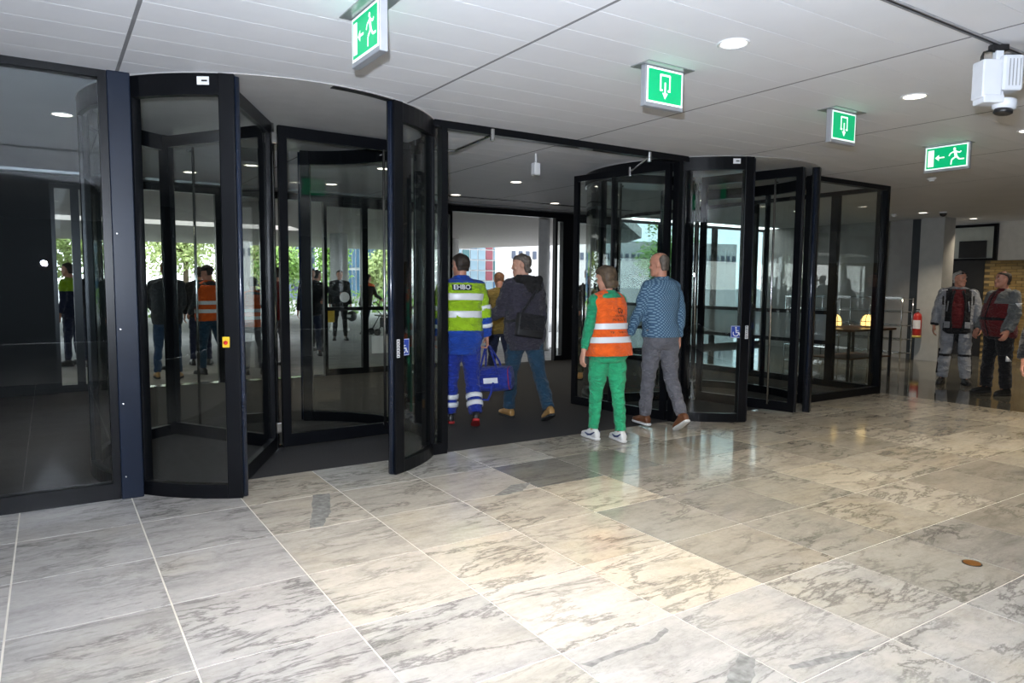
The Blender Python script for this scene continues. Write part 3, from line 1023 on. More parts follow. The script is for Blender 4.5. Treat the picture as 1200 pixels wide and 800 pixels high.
# wire shelving rack
rx0, rx1, ry0, ry1 = 14.35, 14.75, 7.65, 10.4
t = thing('wire_rack', 'chrome wire shelving rack standing before the concrete wall', 'rack', (14.5, 9.0, 0))
for y in (7.68, 8.35, 9.02, 9.70, 10.37):
    for x in (rx0, rx1):
        MB().tube([(x, y, 0), (x, y, 1.30)], .012, 8).build('upright', M_CHROME, t, True)
for z in (.18, .46, .74, 1.02, 1.28):
    s = MB()
    for x in (rx0, (rx0 + rx1) / 2, rx1):
        s.tube([(x, 7.66, z), (x, 10.39, z)], .008, 6)
    for k in range(22):
        s.tube([(rx0, 7.68 + k * .128, z), (rx1, 7.68 + k * .128, z)], .004, 5)
    s.build('wire_shelf', M_CHROME, t)
    MB().box(rx0 - .006, rx0 - .002, 7.66, 10.39, z - .012, z + .045).build('shelf_lip', glass('clear_plastic', (.9, .92, .92), f0=.10), t)
# table with two arched lamps, seen through the end pane
t = thing('side_table', 'dark wooden side table behind the glass, carrying two small lamps', 'table', (11.5, 6.95, 0))
M_WOOD = mat('dark_wood', (.10, .045, .018), .4, var=.3, vscale=5)
MB().rbox(10.75, 12.10, 6.55, 7.35, .80, .835, .006).build('table_top', M_WOOD, t)
MB().box(10.80, 12.05, 6.60, 7.30, .34, .36).build('shelf', M_WOOD, t)
for x in (10.80, 12.02):
    for y in (6.60, 7.27):
        MB().box(x, x + .035, y, y + .035, 0, .80).build('leg', M_BLACK, t)
M_LANT = mat('lantern_glow', (1, .8, .45), .5, emit=(1, .62, .20), estr=2.6)
for k, (lx, ly) in enumerate(((11.11, 7.07), (11.60, 6.77))):
    l = thing('table_lamp', ['glowing arched table lamp, left one behind the end pane', 'glowing arched table lamp, right one behind the end pane'][k], 'lamp', (lx, ly, .835), 0, 'arched table lamps')
    MB().lathe([(0, .835), (.05, .835), (.05, .845), (.012, .855), (.012, .875), (0, .875)], (lx, ly, 0), 16).build('lamp_foot', M_BLACK, l, True)
    MB().lathe([(0, .875), (.115, .875), (.118, .93), (.110, .98), (.085, 1.03), (.05, 1.055), (0, 1.063)], (lx, ly, 0), 20).build('lamp_shade', M_LANT, l, True)
    rb = MB()
    for q in range(8):
        a = 2 * math.pi * q / 8 + .2
        rb.tube([(lx + r * math.cos(a), ly + r * math.sin(a), z) for r, z in ((.118, .875), (.121, .93), (.113, .982), (.088, 1.033), (.05, 1.06), (0, 1.067))], .005, 5)
    rb.rings([[Vector((lx + (.121 + d) * math.cos(2 * math.pi * q / 20), ly + (.121 + d) * math.sin(2 * math.pi * q / 20), .945 + e)) for d, e in ((0, -.005), (.004, 0), (0, .005), (-.003, 0))] for q in range(20)], closed=True)
    rb.build('rib_cage', M_BLACK, l)

# ================================================================== OUTSIDE
XS0 = -40
sof = struct(MB().prism([(XS0, YO + .08), (10.0, YO + .08), (16, 17), (17.5, 19.4), (5.5, 19.4), (XS0, 19.4)], 3.00, 3.3).build('soffit', M_SOFFIT), 'warm grey soffit of the canopy outside the entrance', 'canopy')
struct(MB().prism([(XS0, 21.0), (6.4, 21.0), (5.5, 19.4), (17.5, 19.4), (15.8, 25), (14.5, 31), (XS0, 31)], 3.00, 3.3).build('soffit_outer', M_SOFFIT), 'outer part of the canopy beyond the light slot', 'canopy')
struct(MB().box(8.05, 10.0, YO + .08, YO + .09, ZC, 3.3).build('trim_9', M_FRAME), 'dark fascia over the outer passage', 'fascia')
for x, y, r_, lab in ((7.57, 21.5, .27, 'pale round canopy column seen through the nearer revolving door'), (9.45, 13.2, .13, 'slim pale column right of the outer passage'), (5.9, 26.5, .16, 'pale column behind the right orange vest'), (11.5, 21.5, .27, 'pale round canopy column behind the open door leaf')):
    struct(MB().lathe([(0, 0), (r_ * 1.15, 0), (r_ * 1.15, .06), (r_, .08), (r_, 3.0), (0, 3.0)], (x, y, 0), 28).build('column', M_COLUMN, None, True), lab, 'column')
downlight(7.0, 12.9, DOWN_W * .25, 'canopy downlights', 3.0, 'canopy downlight over the outer passage')
downlight(2.1, 12.9, DOWN_W * .25, 'canopy downlights', 3.0, 'canopy downlight over the orange vests')
downlight(.35, 12.9, DOWN_W * .25, 'canopy downlights', 3.0, 'canopy downlight behind the broad mullion')

M_LEAF = [mat('leaf_green_%d' % k, c, .6, var=.3, vscale=3) for k, c in enumerate(((.34, .44, .15), (.42, .50, .20), (.20, .36, .07)))]
M_BARK = mat('bark', (.12, .09, .06), .9, var=.3, bump=.4)


def tree(label, x, y, h, rx, rz, n, k, sz=.11):
    t = thing('tree', label, 'tree', (x, y, 0), 0, 'trees beyond the forecourt')
    rg = random.Random(int(x * 31 + y * 7))
    MB().tube([(x, y, 0), (x + .05, y, h * .3), (x, y + .05, h * .6)], [.16, .12, .06], 8).build('trunk', M_BARK, t, True)
    br = MB()
    lf = MB()
    cz = h - rz
    for b in range(9):
        a = 2 * math.pi * b / 9 + rg.random()
        e = Vector((x + rx * .7 * math.cos(a), y + rx * .7 * math.sin(a), cz + rz * rg.uniform(-.5, .7)))
        br.tube([(x, y, h * .35 + b * .05), (Vector((x, y, h * .5)) + e) / 2, e], [.05, .035, .015], 6)
    br.build('branches', M_BARK, t)
    cl = [(Vector((rg.gauss(0, .42), rg.gauss(0, .42), rg.gauss(0, .42))), rg.uniform(.2, .38)) for _ in range(26)]
    for _ in range(n):
        c, s_ = cl[rg.randrange(len(cl))]
        p = c + Vector((rg.gauss(0, s_ * .6), rg.gauss(0, s_ * .6), rg.gauss(0, s_ * .6)))
        if p.length > 1.15:
            continue
        p = Vector((x + p.x * rx, y + p.y * rx, cz + p.z * rz))
        u = Vector((rg.gauss(0, 1), rg.gauss(0, 1), rg.gauss(0, 1))).normalized() * sz
        v = u.orthogonal().normalized() * sz * .6
        lf.add([p - u, p + v, p + u, p - v], [(0, 1, 2, 3)])
    o = link('foliage', lf_mesh(lf), M_LEAF[k], t)
    o['kind'] = 'stuff'
    return t


def lf_mesh(lf):
    me = bpy.data.meshes.new('foliage')
    me.from_pydata(lf.v, [], lf.f)
    return me


for a in (('pale spring tree seen through the large left pane', .6, 33, 6.4, 2.3, 2.9, 4200, 0), ('pale spring tree above the bald man', 5.6, 38, 7.0, 2.4, 3.2, 4200, 1), ('pale spring tree above the black cap', 10.6, 44, 6.4, 2.3, 2.9, 3800, 1),
          ('small green tree behind the right orange vest', 9.0, 33, 3.6, 1.1, 1.4, 2400, 2), ('green tree seen through the nearer revolving door', 12.6, 37, 6.8, 1.2, 3.2, 3600, 2), ('yellow-green bush tree before the blue glass block', 14.9, 36, 3.7, .95, 1.7, 2600, 1),
          ('tall green tree behind the open door leaf', 43.5, 42, 7.0, 2.4, 3.2, 3600, 2), ('green tree beside the white block', 28.5, 28.5, 4.8, 1.5, 2.1, 3000, 2), ('pale tree at the far left', -6, 36, 6, 2.4, 2.8, 2600, 1)):
    tree(*a)


def hedge(label, x0, x1, y, h):
    lf = MB()
    rg = random.Random(3)
    for _ in range(2600):
        p = Vector((rg.uniform(x0, x1), y + rg.gauss(0, .25), rg.uniform(.05, h)))
        u = Vector((rg.gauss(0, 1), rg.gauss(0, 1), rg.gauss(0, 1))).normalized() * .09
        v = u.orthogonal().normalized() * .06
        lf.add([p - u, p + v, p + u, p - v], [(0, 1, 2, 3)])
    o = link('hedge', lf_mesh(lf), M_LEAF[2])
    tag(o, label, 'hedge', kind='stuff')


hedge('low clipped hedge beyond the forecourt', 3, 20, 31.5, 1.1)


def block(name, label, p0, p1, h, nx, nz, wallm, paneM, z0=.5, gap=(.12, .12), cat='building', depth=8, tints=None, fr=.75, frh=None):
    """far building: front from p0 to p1 with a grid of built panes"""
    p0, p1 = Vector((*p0, 0)), Vector((*p1, 0))
    d = p1 - p0
    L = d.length
    d.normalize()
    nrm = Vector((d.y, -d.x, 0))     # towards the viewer
    t = thing(name, label, cat, p0)
    M = frame_M(p0, d, (0, 0, 1))
    MB().box(0, L, 0, h, -depth, 0, M).build('wall', wallm, t)
    cw, ch = L / nx, (h - z0) / nz
    wm, hm = cw * fr if fr < 1 else cw - gap[0], ch * ((frh or fr) if fr < 1 else 1) - (0 if fr < 1 else gap[1])
    me = {}
    for i in range(nx):
        for j in range(nz):
            m_ = paneM if not tints else tints(i, j)
            if m_.name not in me:
                q = MB().box(-wm / 2, wm / 2, -hm / 2, hm / 2, .0, .06).mesh('window')
                q.materials.append(m_)
                me[m_.name] = q
            o = bpy.data.objects.new('window', me[m_.name])
            COL.objects.link(o)
            o.parent = t
            o.matrix_parent_inverse = PM[t.name].inverted()
            o.matrix_world = M @ Matrix.Translation(((i + .5) * cw, z0 + (j + .5) * ch, 0))
            o.matrix_basis = M @ Matrix.Translation(((i + .5) * cw, z0 + (j + .5) * ch, 0))
    return t


M_BGL = mat('far_blue_glass', (.05, .12, .20), .3, spec=.3, var=.2, vscale=.4)
M_BGL2 = mat('far_pale_glass', (.17, .25, .30), .3, spec=.3, var=.2, vscale=.4)
M_BGL3 = mat('far_teal_glass', (.05, .12, .13), .3, spec=.3, var=.2, vscale=.4)
M_BGRED = mat('far_red_panel', (.16, .035, .05), .5, var=.1)
M_BW = mat('far_white_wall', (.40, .40, .40), .7, var=.05, vscale=.5)
M_BDK = mat('far_window_dark', (.03, .045, .08), .3, var=.1)
M_BBL = mat('far_blue_grey_wall', (.13, .17, .23), .6, var=.1)


def tint(i, j):
    if i == 6 and 2 <= j <= 5:
        return M_BGRED
    return (M_BGL2, M_BGL2, M_BGL3, M_BGL2, M_BGL)[(i * 3 + j * 2 + (i * j) % 3) % 5]


block('glass_building', 'glass office block with one red column, beyond the outer passage', (23.5, 46), (35, 46.3), 8.6, 17, 11, M_BW, M_BGL2, .1, (.09, .09), tints=tint, fr=2, depth=5)
block('white_building', 'white block with a row of small dark windows beyond the passage', (23.9, 37), (40, 33), 4.3, 36, 1, M_BW, M_BDK, 2.2, fr=.5, frh=.22, depth=3)
block('blue_grey_building', 'blue-grey block with window rows seen through the nearer revolving door', (13.6, 58), (18.4, 58), 7.6, 7, 7, M_BBL, M_BDK, .6, fr=.6)
block('blue_glass_building', 'blue glass block with vertical fins beyond the nearer revolving door', (18.7, 52), (23.0, 52), 6.8, 14, 3, M_BW, M_BGL, .3, (.08, .2), fr=2, depth=5)

# ================================================================== PEOPLE
def voxel_mesh(mb, vox, smooth=4, dec=None):
    """closed overlapping shapes fused into one continuous surface"""
    o = bpy.data.objects.new('fuse_tmp', mb.mesh('fuse_tmp'))
    COL.objects.link(o)
    a = o.modifiers.new('r', 'REMESH')
    a.mode = 'VOXEL'
    a.voxel_size = vox
    b = o.modifiers.new('s', 'SMOOTH')
    b.factor = .5
    b.iterations = smooth
    if dec:
        c = o.modifiers.new('d', 'DECIMATE')
        c.ratio = dec
    dg = bpy.context.evaluated_depsgraph_get()
    me = bpy.data.meshes.new_from_object(o.evaluated_get(dg))
    src = o.data
    bpy.data.objects.remove(o)
    bpy.data.meshes.remove(src)
    return me


def coords(me):
    a = np.empty(len(me.vertices) * 3, dtype=np.float32)
    me.vertices.foreach_get('co', a)
    return a.reshape(-1, 3)


def crumple(me, amp, seed, sc=(5, 5, 13)):
    if not amp:
        return
    co = coords(me)
    nr = np.empty(len(me.vertices) * 3, dtype=np.float32)
    me.vertices.foreach_get('normal', nr)
    nr = nr.reshape(-1, 3)
    d = np.array([noise.noise(Vector((p[0] * sc[0] + seed, p[1] * sc[1] + p[2] * 3, p[2] * sc[2]))) + .45 * noise.noise(Vector((p[0] * 16 + seed, p[1] * 16, p[2] * 24))) for p in co.tolist()], dtype=np.float32)
    co += nr * (d * amp)[:, None]
    me.vertices.foreach_set('co', co.ravel())
    me.update()


def finish(name, me, mats, parent, scale, zone=None, label=None):
    if zone:
        co = coords(me)
        idx = []
        for p in me.polygons:
            c = co[list(p.vertices)].mean(axis=0)
            idx.append(zone(float(c[0]), float(c[1]), float(c[2])))
        me.polygons.foreach_set('material_index', idx)
    me.transform(Matrix.Scale(scale, 4))
    me.materials.clear()
    for m in mats:
        me.materials.append(m)
    me.polygons.foreach_set('use_smooth', [True] * len(me.polygons))
    if zone:
        me.polygons.foreach_set('material_index', idx)
    me.update()
    me.name = name
    o = bpy.data.objects.new(name, me)
    COL.objects.link(o)
    if parent is not None:
        o.parent = parent
    if label:
        o['label'] = label
    return o


TORSO_M = [(-.16, .120, .095, 0), (-.10, .160, .112, -.008), (0, .170, .118, -.008), (.10, .160, .112, 0), (.20, .155, .108, .005), (.32, .168, .116, .006), (.42, .180, .118, 0), (.49, .172, .100, -.004), (.535, .120, .078, -.006), (.565, .066, .060, -.006)]
TORSO_F = [(-.16, .125, .098, 0), (-.10, .172, .116, -.010), (0, .174, .118, -.010), (.10, .150, .104, 0), (.20, .135, .096, .004), (.32, .146, .110, .012), (.42, .156, .106, .004), (.49, .148, .090, -.004), (.535, .104, .070, -.006), (.565, .058, .054, -.006)]
HEAD = [(-.118, .022, .045, .080), (-.105, .040, .010, .091), (-.080, .054, -.035, .093), (-.045, .063, -.070, .090), (-.010, .068, -.088, .088), (.025, .072, -.098, .090), (.060, .072, -.098, .088), (.085, .064, -.086, .076), (.105, .046, -.062, .050), (.117, .020, -.030, .018)]


def interp(tab, z):
    if z <= tab[0][0]:
        return tab[0][1:]
    for a, b in zip(tab[:-1], tab[1:]):
        if z <= b[0]:
            k = (z - a[0]) / (b[0] - a[0])
            return tuple(x + (y - x) * k for x, y in zip(a[1:], b[1:]))
    return tab[-1][1:]


def sup(a, b, n=20, p=2.35):
    out = []
    for k in range(n):
        q = 2 * math.pi * k / n
        c, s = math.cos(q), math.sin(q)
        out.append((a * math.copysign(abs(c) ** (2 / p), c), b * math.copysign(abs(s) ** (2 / p), s)))
    return out


def rx(v, deg):
    return Matrix.Rotation(R(deg), 3, 'X') @ v


class Fig:
    """joint positions of a posed figure, facing +Y, right side +X, 1.75 m tall"""

    def __init__(s, pose, sex='m', girth=1.0, belly=0.0):
        g = pose.get
        s.tab = TORSO_M if sex == 'm' else TORSO_F
        s.sex, s.girth, s.belly = sex, girth, belly
        s.lean, s.twist = g('lean', 3), g('twist', 0)
        s.P = Vector((g('shift', 0), 0, .94))
        s.side = g('side', 0)
        s.S = Matrix.Rotation(R(s.side), 3, 'Y') @ rx(Vector((0, 0, 1)), -s.lean)
        sw = .178 if sex == 'm' else .152
        sw *= (.5 + .5 * girth)
        s.sh, s.el, s.wr, s.fd, s.hip, s.kn, s.an, s.toe = {}, {}, {}, {}, {}, {}, {}, {}
        for k, sg in (('L', -1), ('R', 1)):
            c, u, v = s.frame(.475)
            s.sh[k] = c + u * sg * sw
            fx, ab, eb, ei = g('arm' + k, (0, 8, 12, 0))
            ud = Vector((sg * math.sin(R(ab)), math.sin(R(fx)) * math.cos(R(ab)), -math.cos(R(fx)) * math.cos(R(ab))))
            ud = u * ud.x + v * ud.y + Vector((0, 0, ud.z))
            ud.normalize()
            f2 = fx + eb
            fd = Vector((sg * math.sin(R(ab - ei)), math.sin(R(f2)) * math.cos(R(ab - ei)), -math.cos(R(f2)) * math.cos(R(ab - ei))))
            fd = u * fd.x + v * fd.y + Vector((0, 0, fd.z))
            fd.normalize()
            s.el[k] = s.sh[k] + ud * .285
            s.wr[k] = s.el[k] + fd * .245
            s.fd[k] = fd
            h, kn, fp, hab, fy = g('leg' + k, (0, 3, 0, 3, 8))
            s.hip[k] = s.P + Vector((sg * .088, 0, -.03))
            td = Vector((sg * math.sin(R(hab)), math.sin(R(h)), -math.cos(R(h)) * math.cos(R(hab)))).normalized()
            sd = Vector((sg * math.sin(R(hab)) * .6, math.sin(R(h - kn)), -math.cos(R(h - kn)))).normalized()
            s.kn[k] = s.hip[k] + td * .425
            s.an[k] = s.kn[k] + sd * .415
            fdv = Vector((sg * math.sin(R(fy)) * math.cos(R(fp)), math.cos(R(fy)) * math.cos(R(fp)), -math.sin(R(fp))))
            s.toe[k] = fdv
        low = 9
        for k in 'LR':
            f = s.toe[k]
            up = s.footup(k)
            for d in (-.07, .05, .18):
                low = min(low, (s.an[k] + f * d - up * .088).z)
        dz = Vector((0, 0, -low))
        for d in (s.sh, s.el, s.wr, s.hip, s.kn, s.an):
            for k in 'LR':
                d[k] = d[k] + dz
        s.P = s.P + dz
        c, u, v = s.frame(.555)
        hy, hp = g('head', (0, 0))
        s.neck = c
        s.HM = (Matrix((u, v, u.cross(v))).transposed() @ Matrix.Rotation(R(-hy), 3, 'Z') @ Matrix.Rotation(R(-hp), 3, 'X')).to_4x4()
        s.HM.translation = c + Vector((0, 0, .150)) + v * .018 + (Matrix.Rotation(R(-hy), 3, 'Z') @ v) * (.01 + hp * .0006)

    def footup(s, k):
        f = s.toe[k]
        r_ = f.cross(Vector((0, 0, 1))).normalized()
        return r_.cross(f).normalized()

    def frame(s, zr):
        tw = s.twist * max(0, min(1, zr / .45))
        u = Matrix.Rotation(R(-tw), 3, 'Z') @ Vector((1, 0, 0))
        v = s.S.cross(u).normalized()
        u = v.cross(s.S).normalized()
        return s.P + s.S * zr, u, v

    def sec(s, zr, off):
        hw, hd, yo = interp(s.tab, zr)
        g = s.girth if zr < .40 else 1 + (s.girth - 1) * max(0, (.56 - zr) / .16)
        b = s.belly * math.exp(-((zr - .14) / .16) ** 2)
        return hw * g + off, hd * g + off + b / 2, yo + b / 2

    def ring(s, zr, off, n=24):
        a, b, yo = s.sec(zr, off)
        c, u, v = s.frame(zr)
        return [c + u * x + v * (y + yo) for x, y in sup(a, b, n)]

    def back(s, x, zr, off, front=False):
        a, b, yo = s.sec(zr, off)
        c, u, v = s.frame(zr)
        t = max(0, 1 - (abs(x) / a) ** 2.35) ** (1 / 2.35)
        return c + u * x + v * (yo + (b * t if front else -b * t))

    def torso(s, mb, z0, z1, off, step=.04, taper=0.0):
        n = max(3, int((z1 - z0) / step) + 1)
        mb.rings([s.ring(z0 + (z1 - z0) * i / n, off + taper * (1 - i / n)) for i in range(n + 1)])

    def band(s, mb, z0, z1, off, a0=0, a1=24, thick=.006):
        """strip round the torso between two heights"""
        n = 4
        rows_o = [s.ring(z0 + (z1 - z0) * i / n, off + thick, 36) for i in range(n + 1)]
        rows_i = [s.ring(z0 + (z1 - z0) * i / n, off - .006, 36) for i in range(n + 1)]
        prof = rows_o + rows_i[::-1]
        m = len(prof)
        vs = [v for r in prof for v in r]
        fs = []
        for i in range(m):
            j = (i + 1) % m
            for k in range(36):
                fs.append((i * 36 + k, i * 36 + (k + 1) % 36, j * 36 + (k + 1) % 36, j * 36 + k))
        mb.add(vs, fs)


def limb(mb, pts, rad, n=14):
    mb.tube(pts, rad, n)
    for p, r in ((pts[0], rad[0]), (pts[-1], rad[-1])):
        mb.ell(p, r, r, r, n, 8)


def limb_band(mb, a, b, t0, t1, r, n=16):
    a, b = Vector(a), Vector(b)
    mb.tube([a.lerp(b, t0), a.lerp(b, (t0 + t1) / 2), a.lerp(b, t1)], [r, r * 1.02, r], n)


def hand(mb, F, k, curl=35, spread=1.0):
    sg = -1 if k == 'L' else 1
    d = F.fd[k]
    w = F.wr[k]
    inn = Vector((-sg, 0, 0))
    inn = (inn - d * inn.dot(d)).normalized()     # palm faces the thigh
    fw = d.cross(inn) * sg                        # towards the thumb side
    if fw.y < 0:
        fw = -fw
    M = Matrix((fw, inn, d)).transposed()

    def pt(a, b, c):
        return w + M @ Vector((a, b, c))
    rings = []
    for c, hw, ht in ((-.02, .026, .022), (.01, .030, .019), (.045, .040, .016), (.085, .042, .014), (.098, .036, .010)):
        rings.append([pt(x, y, c) for x, y in sup(hw, ht, 14)])
    mb.rings(rings)
    for i, (a, ln) in enumerate(((.031, .074), (.010, .082), (-.011, .076), (-.031, .060))):
        c1, c2 = R(curl * .7), R(curl * 1.7)
        p0 = pt(a, 0, .080)
        p1 = pt(a, math.sin(c1) * ln * .5, .092 + math.cos(c1) * ln * .5)
        q = M @ Vector((0, math.sin(c2) * ln * .55, math.cos(c2) * ln * .55))
        limb(mb, [p0, p1, p1 + q], [.0098, .0092, .0078], 8)
    limb(mb, [pt(.028, .004, .018), pt(.052, .016, .048), pt(.055, .030, .078)], [.014, .0115, .009], 8)


def head_shapes(mb, F, sex):
    H = F.HM
    k = 1.0 if sex == 'm' else .965

    rings = []
    for z, hw, yb, yf in HEAD:
        c = (yb + yf) / 2
        rings.append([H @ Vector((x * k, c + y, z)) for x, y in sup(hw, (yf - yb) / 2, 20, 2.15)])
    mb.rings(rings)
    # nose, brow, cheeks, lips, chin, ears
    mb.rings([[H @ Vector((x, y, z)) for x, y in ((-w, .075), (0, t), (w, .075), (0, .06))] for z, w, t in ((.028, .009, .093), (.0, .012, .103), (-.022, .016, .116), (-.034, .019, .113), (-.040, .012, .098))])
    H3 = H.to_3x3()
    for sx in (-1, 1):
        mb.ell(H @ Vector((sx * .030, .080, .030)), .024, .012, .008, 10, 6, H3)
        mb.ell(H @ Vector((sx * .036, .068, -.028)), .022, .020, .022, 10, 6, H3)
        mb.ell(H @ Vector((sx * .072, -.008, -.006)), .010, .021, .033, 10, 7, H3)
    mb.ell(H @ Vector((0, .088, -.064)), .023, .010, .006, 10, 6, H3)
    mb.ell(H @ Vector((0, .087, -.075)), .020, .010, .006, 10, 6, H3)
    mb.ell(H @ Vector((0, .082, -.102)), .020, .014, .013, 10, 6, H3)


def hair_shape(mb, F, style, vol=.012):
    H = F.HM
    rows = []
    if style in ('short', 'bob', 'full'):
        low = {'short': -.065, 'full': -.085, 'bob': -.120}[style]
        zs = [low + (.128 - low) * i / 13 for i in range(14)]
        for z in zs:
            zz = min(z, .112)
            hw, yb, yf = interp([(a, b, c, d) for a, b, c, d in HEAD], zz)
            sh = 1 - max(0, (z - .108) / .02) * .75
            v = vol * (1 if z > -.03 else (1.0 if style != 'short' else .6))
            hl = .062 if style != 'bob' else .050
            line = {'short': [(-.07, -.030), (0, -.012), (.03, 0), (.055, .045), (.075, .09), (.2, .10)],
                    'full': [(-.09, -.022), (0, -.004), (.03, .010), (.05, .050), (.07, .10), (.2, .11)],
                    'bob': [(-.12, -.010), (-.04, .010), (.02, .030), (.05, .070), (.065, .11), (.2, .12)]}[style]
            f = min(interp(line, z)[0], yf + vol * .45)
            v *= min(1, .35 + (z - low) / .04)
            b = max(yb, -.098) - v
            if z < -.05:
                b = -.088 - v * .6 if style == 'short' else -.094 - v
                hw = max(hw, .060)
            hw2 = (hw + v) * (1 if style != 'bob' or z > -.08 else 1.02)
            c = (b + f) / 2
            rows.append([H @ Vector((x * sh, c + y * sh, z)) for x, y in sup(hw2, (f - b) / 2, 20, 2.3)])
        mb.rings(rows)
    elif style == 'fringe':      # bald crown, hair at sides and back
        for z, o, f in ((-.068, .0, -.034), (-.04, .005, -.022), (0, .006, -.012), (.03, .006, .004), (.055, .005, .006), (.075, .003, -.014), (.092, -.004, -.045)):
            hw, yb, yf = interp(HEAD, z)
            if z < -.03:
                hw, yb = .062, -.084
            b = yb - o
            rows.append([H @ Vector((x, (b + f) / 2 + y, z)) for x, y in sup(hw + o, (f - b) / 2, 20, 2.3)])
        mb.rings(rows)
    elif style == 'buzz':
        for z, o in ((-.05, .001), (-.01, .003), (.03, .004), (.06, .004), (.085, .004), (.106, .004), (.119, .003)):
            hw, yb, yf = interp(HEAD, min(z, .116))
            f = yf + o if z > .075 else -.012 + max(0, z) * .5
            b = yb - o
            rows.append([H @ Vector((x, (b + f) / 2 + y, z)) for x, y in sup(hw + o, (f - b) / 2, 20, 2.2)])
        mb.rings(rows)


def shoe(mb_up, mb_sole, F, k, size=1.0):
    f, up = F.toe[k], F.footup(k)
    r_ = f.cross(up).normalized()
    a = F.an[k]
    base = a - up * .088
    rows = []
    for d, hw, hh in ((-.082, .020, .045), (-.072, .032, .075), (-.035, .037, .105), (.02, .038, .105), (.06, .041, .080), (.11, .047, .062), (.155, .044, .050), (.185, .030, .040), (.195, .014, .030)):
        rows.append([base + f * d * size + r_ * x + up * (.016 + (y + 1) / 2 * hh) for x, y in [(p[0] * hw, p[1]) for p in sup(1, 1, 16, 2.4)]])
    mb_up.rings(rows)
    rows = []
    for d, hw in ((-.088, .022), (-.075, .036), (-.03, .040), (.03, .040), (.08, .046), (.12, .050), (.16, .046), (.19, .032), (.202, .014)):
        rows.append([base + f * d * size + r_ * x + up * (.013 + y) for x, y in sup(hw, .013, 12, 4)])
    mb_sole.rings(rows)


SKIN = mat('skin_fair', (.62, .33, .23), .5, var=.10, vscale=18, bump=.05)
SKIN_R = mat('skin_ruddy', (.58, .27, .18), .5, var=.12, vscale=18, bump=.05)
EYE_W = mat('eye_white', (.75, .72, .68), .3)
EYE_D = mat('eye_dark', (.03, .025, .02), .2)
M_LIP = mat('lip', (.42, .16, .13), .5)
SEED = [0]


def fabric(name, col, rough=.85, var=.14, bump=.35, bscale=240, vscale=14):
    return mat(name, col, rough, 0, .25, var, vscale, bump, bscale, sheen=.15)


M_REFL = mat('reflective_tape', (.86, .87, .88), .35, 0, .7, .03, 6)  # near white: the tape's retroreflected glow is put into its colour
M_SOLE_D = mat('dark_rubber', (.02, .02, .02), .8)
M_SOLE_W = mat('white_rubber', (.75, .75, .74), .7)


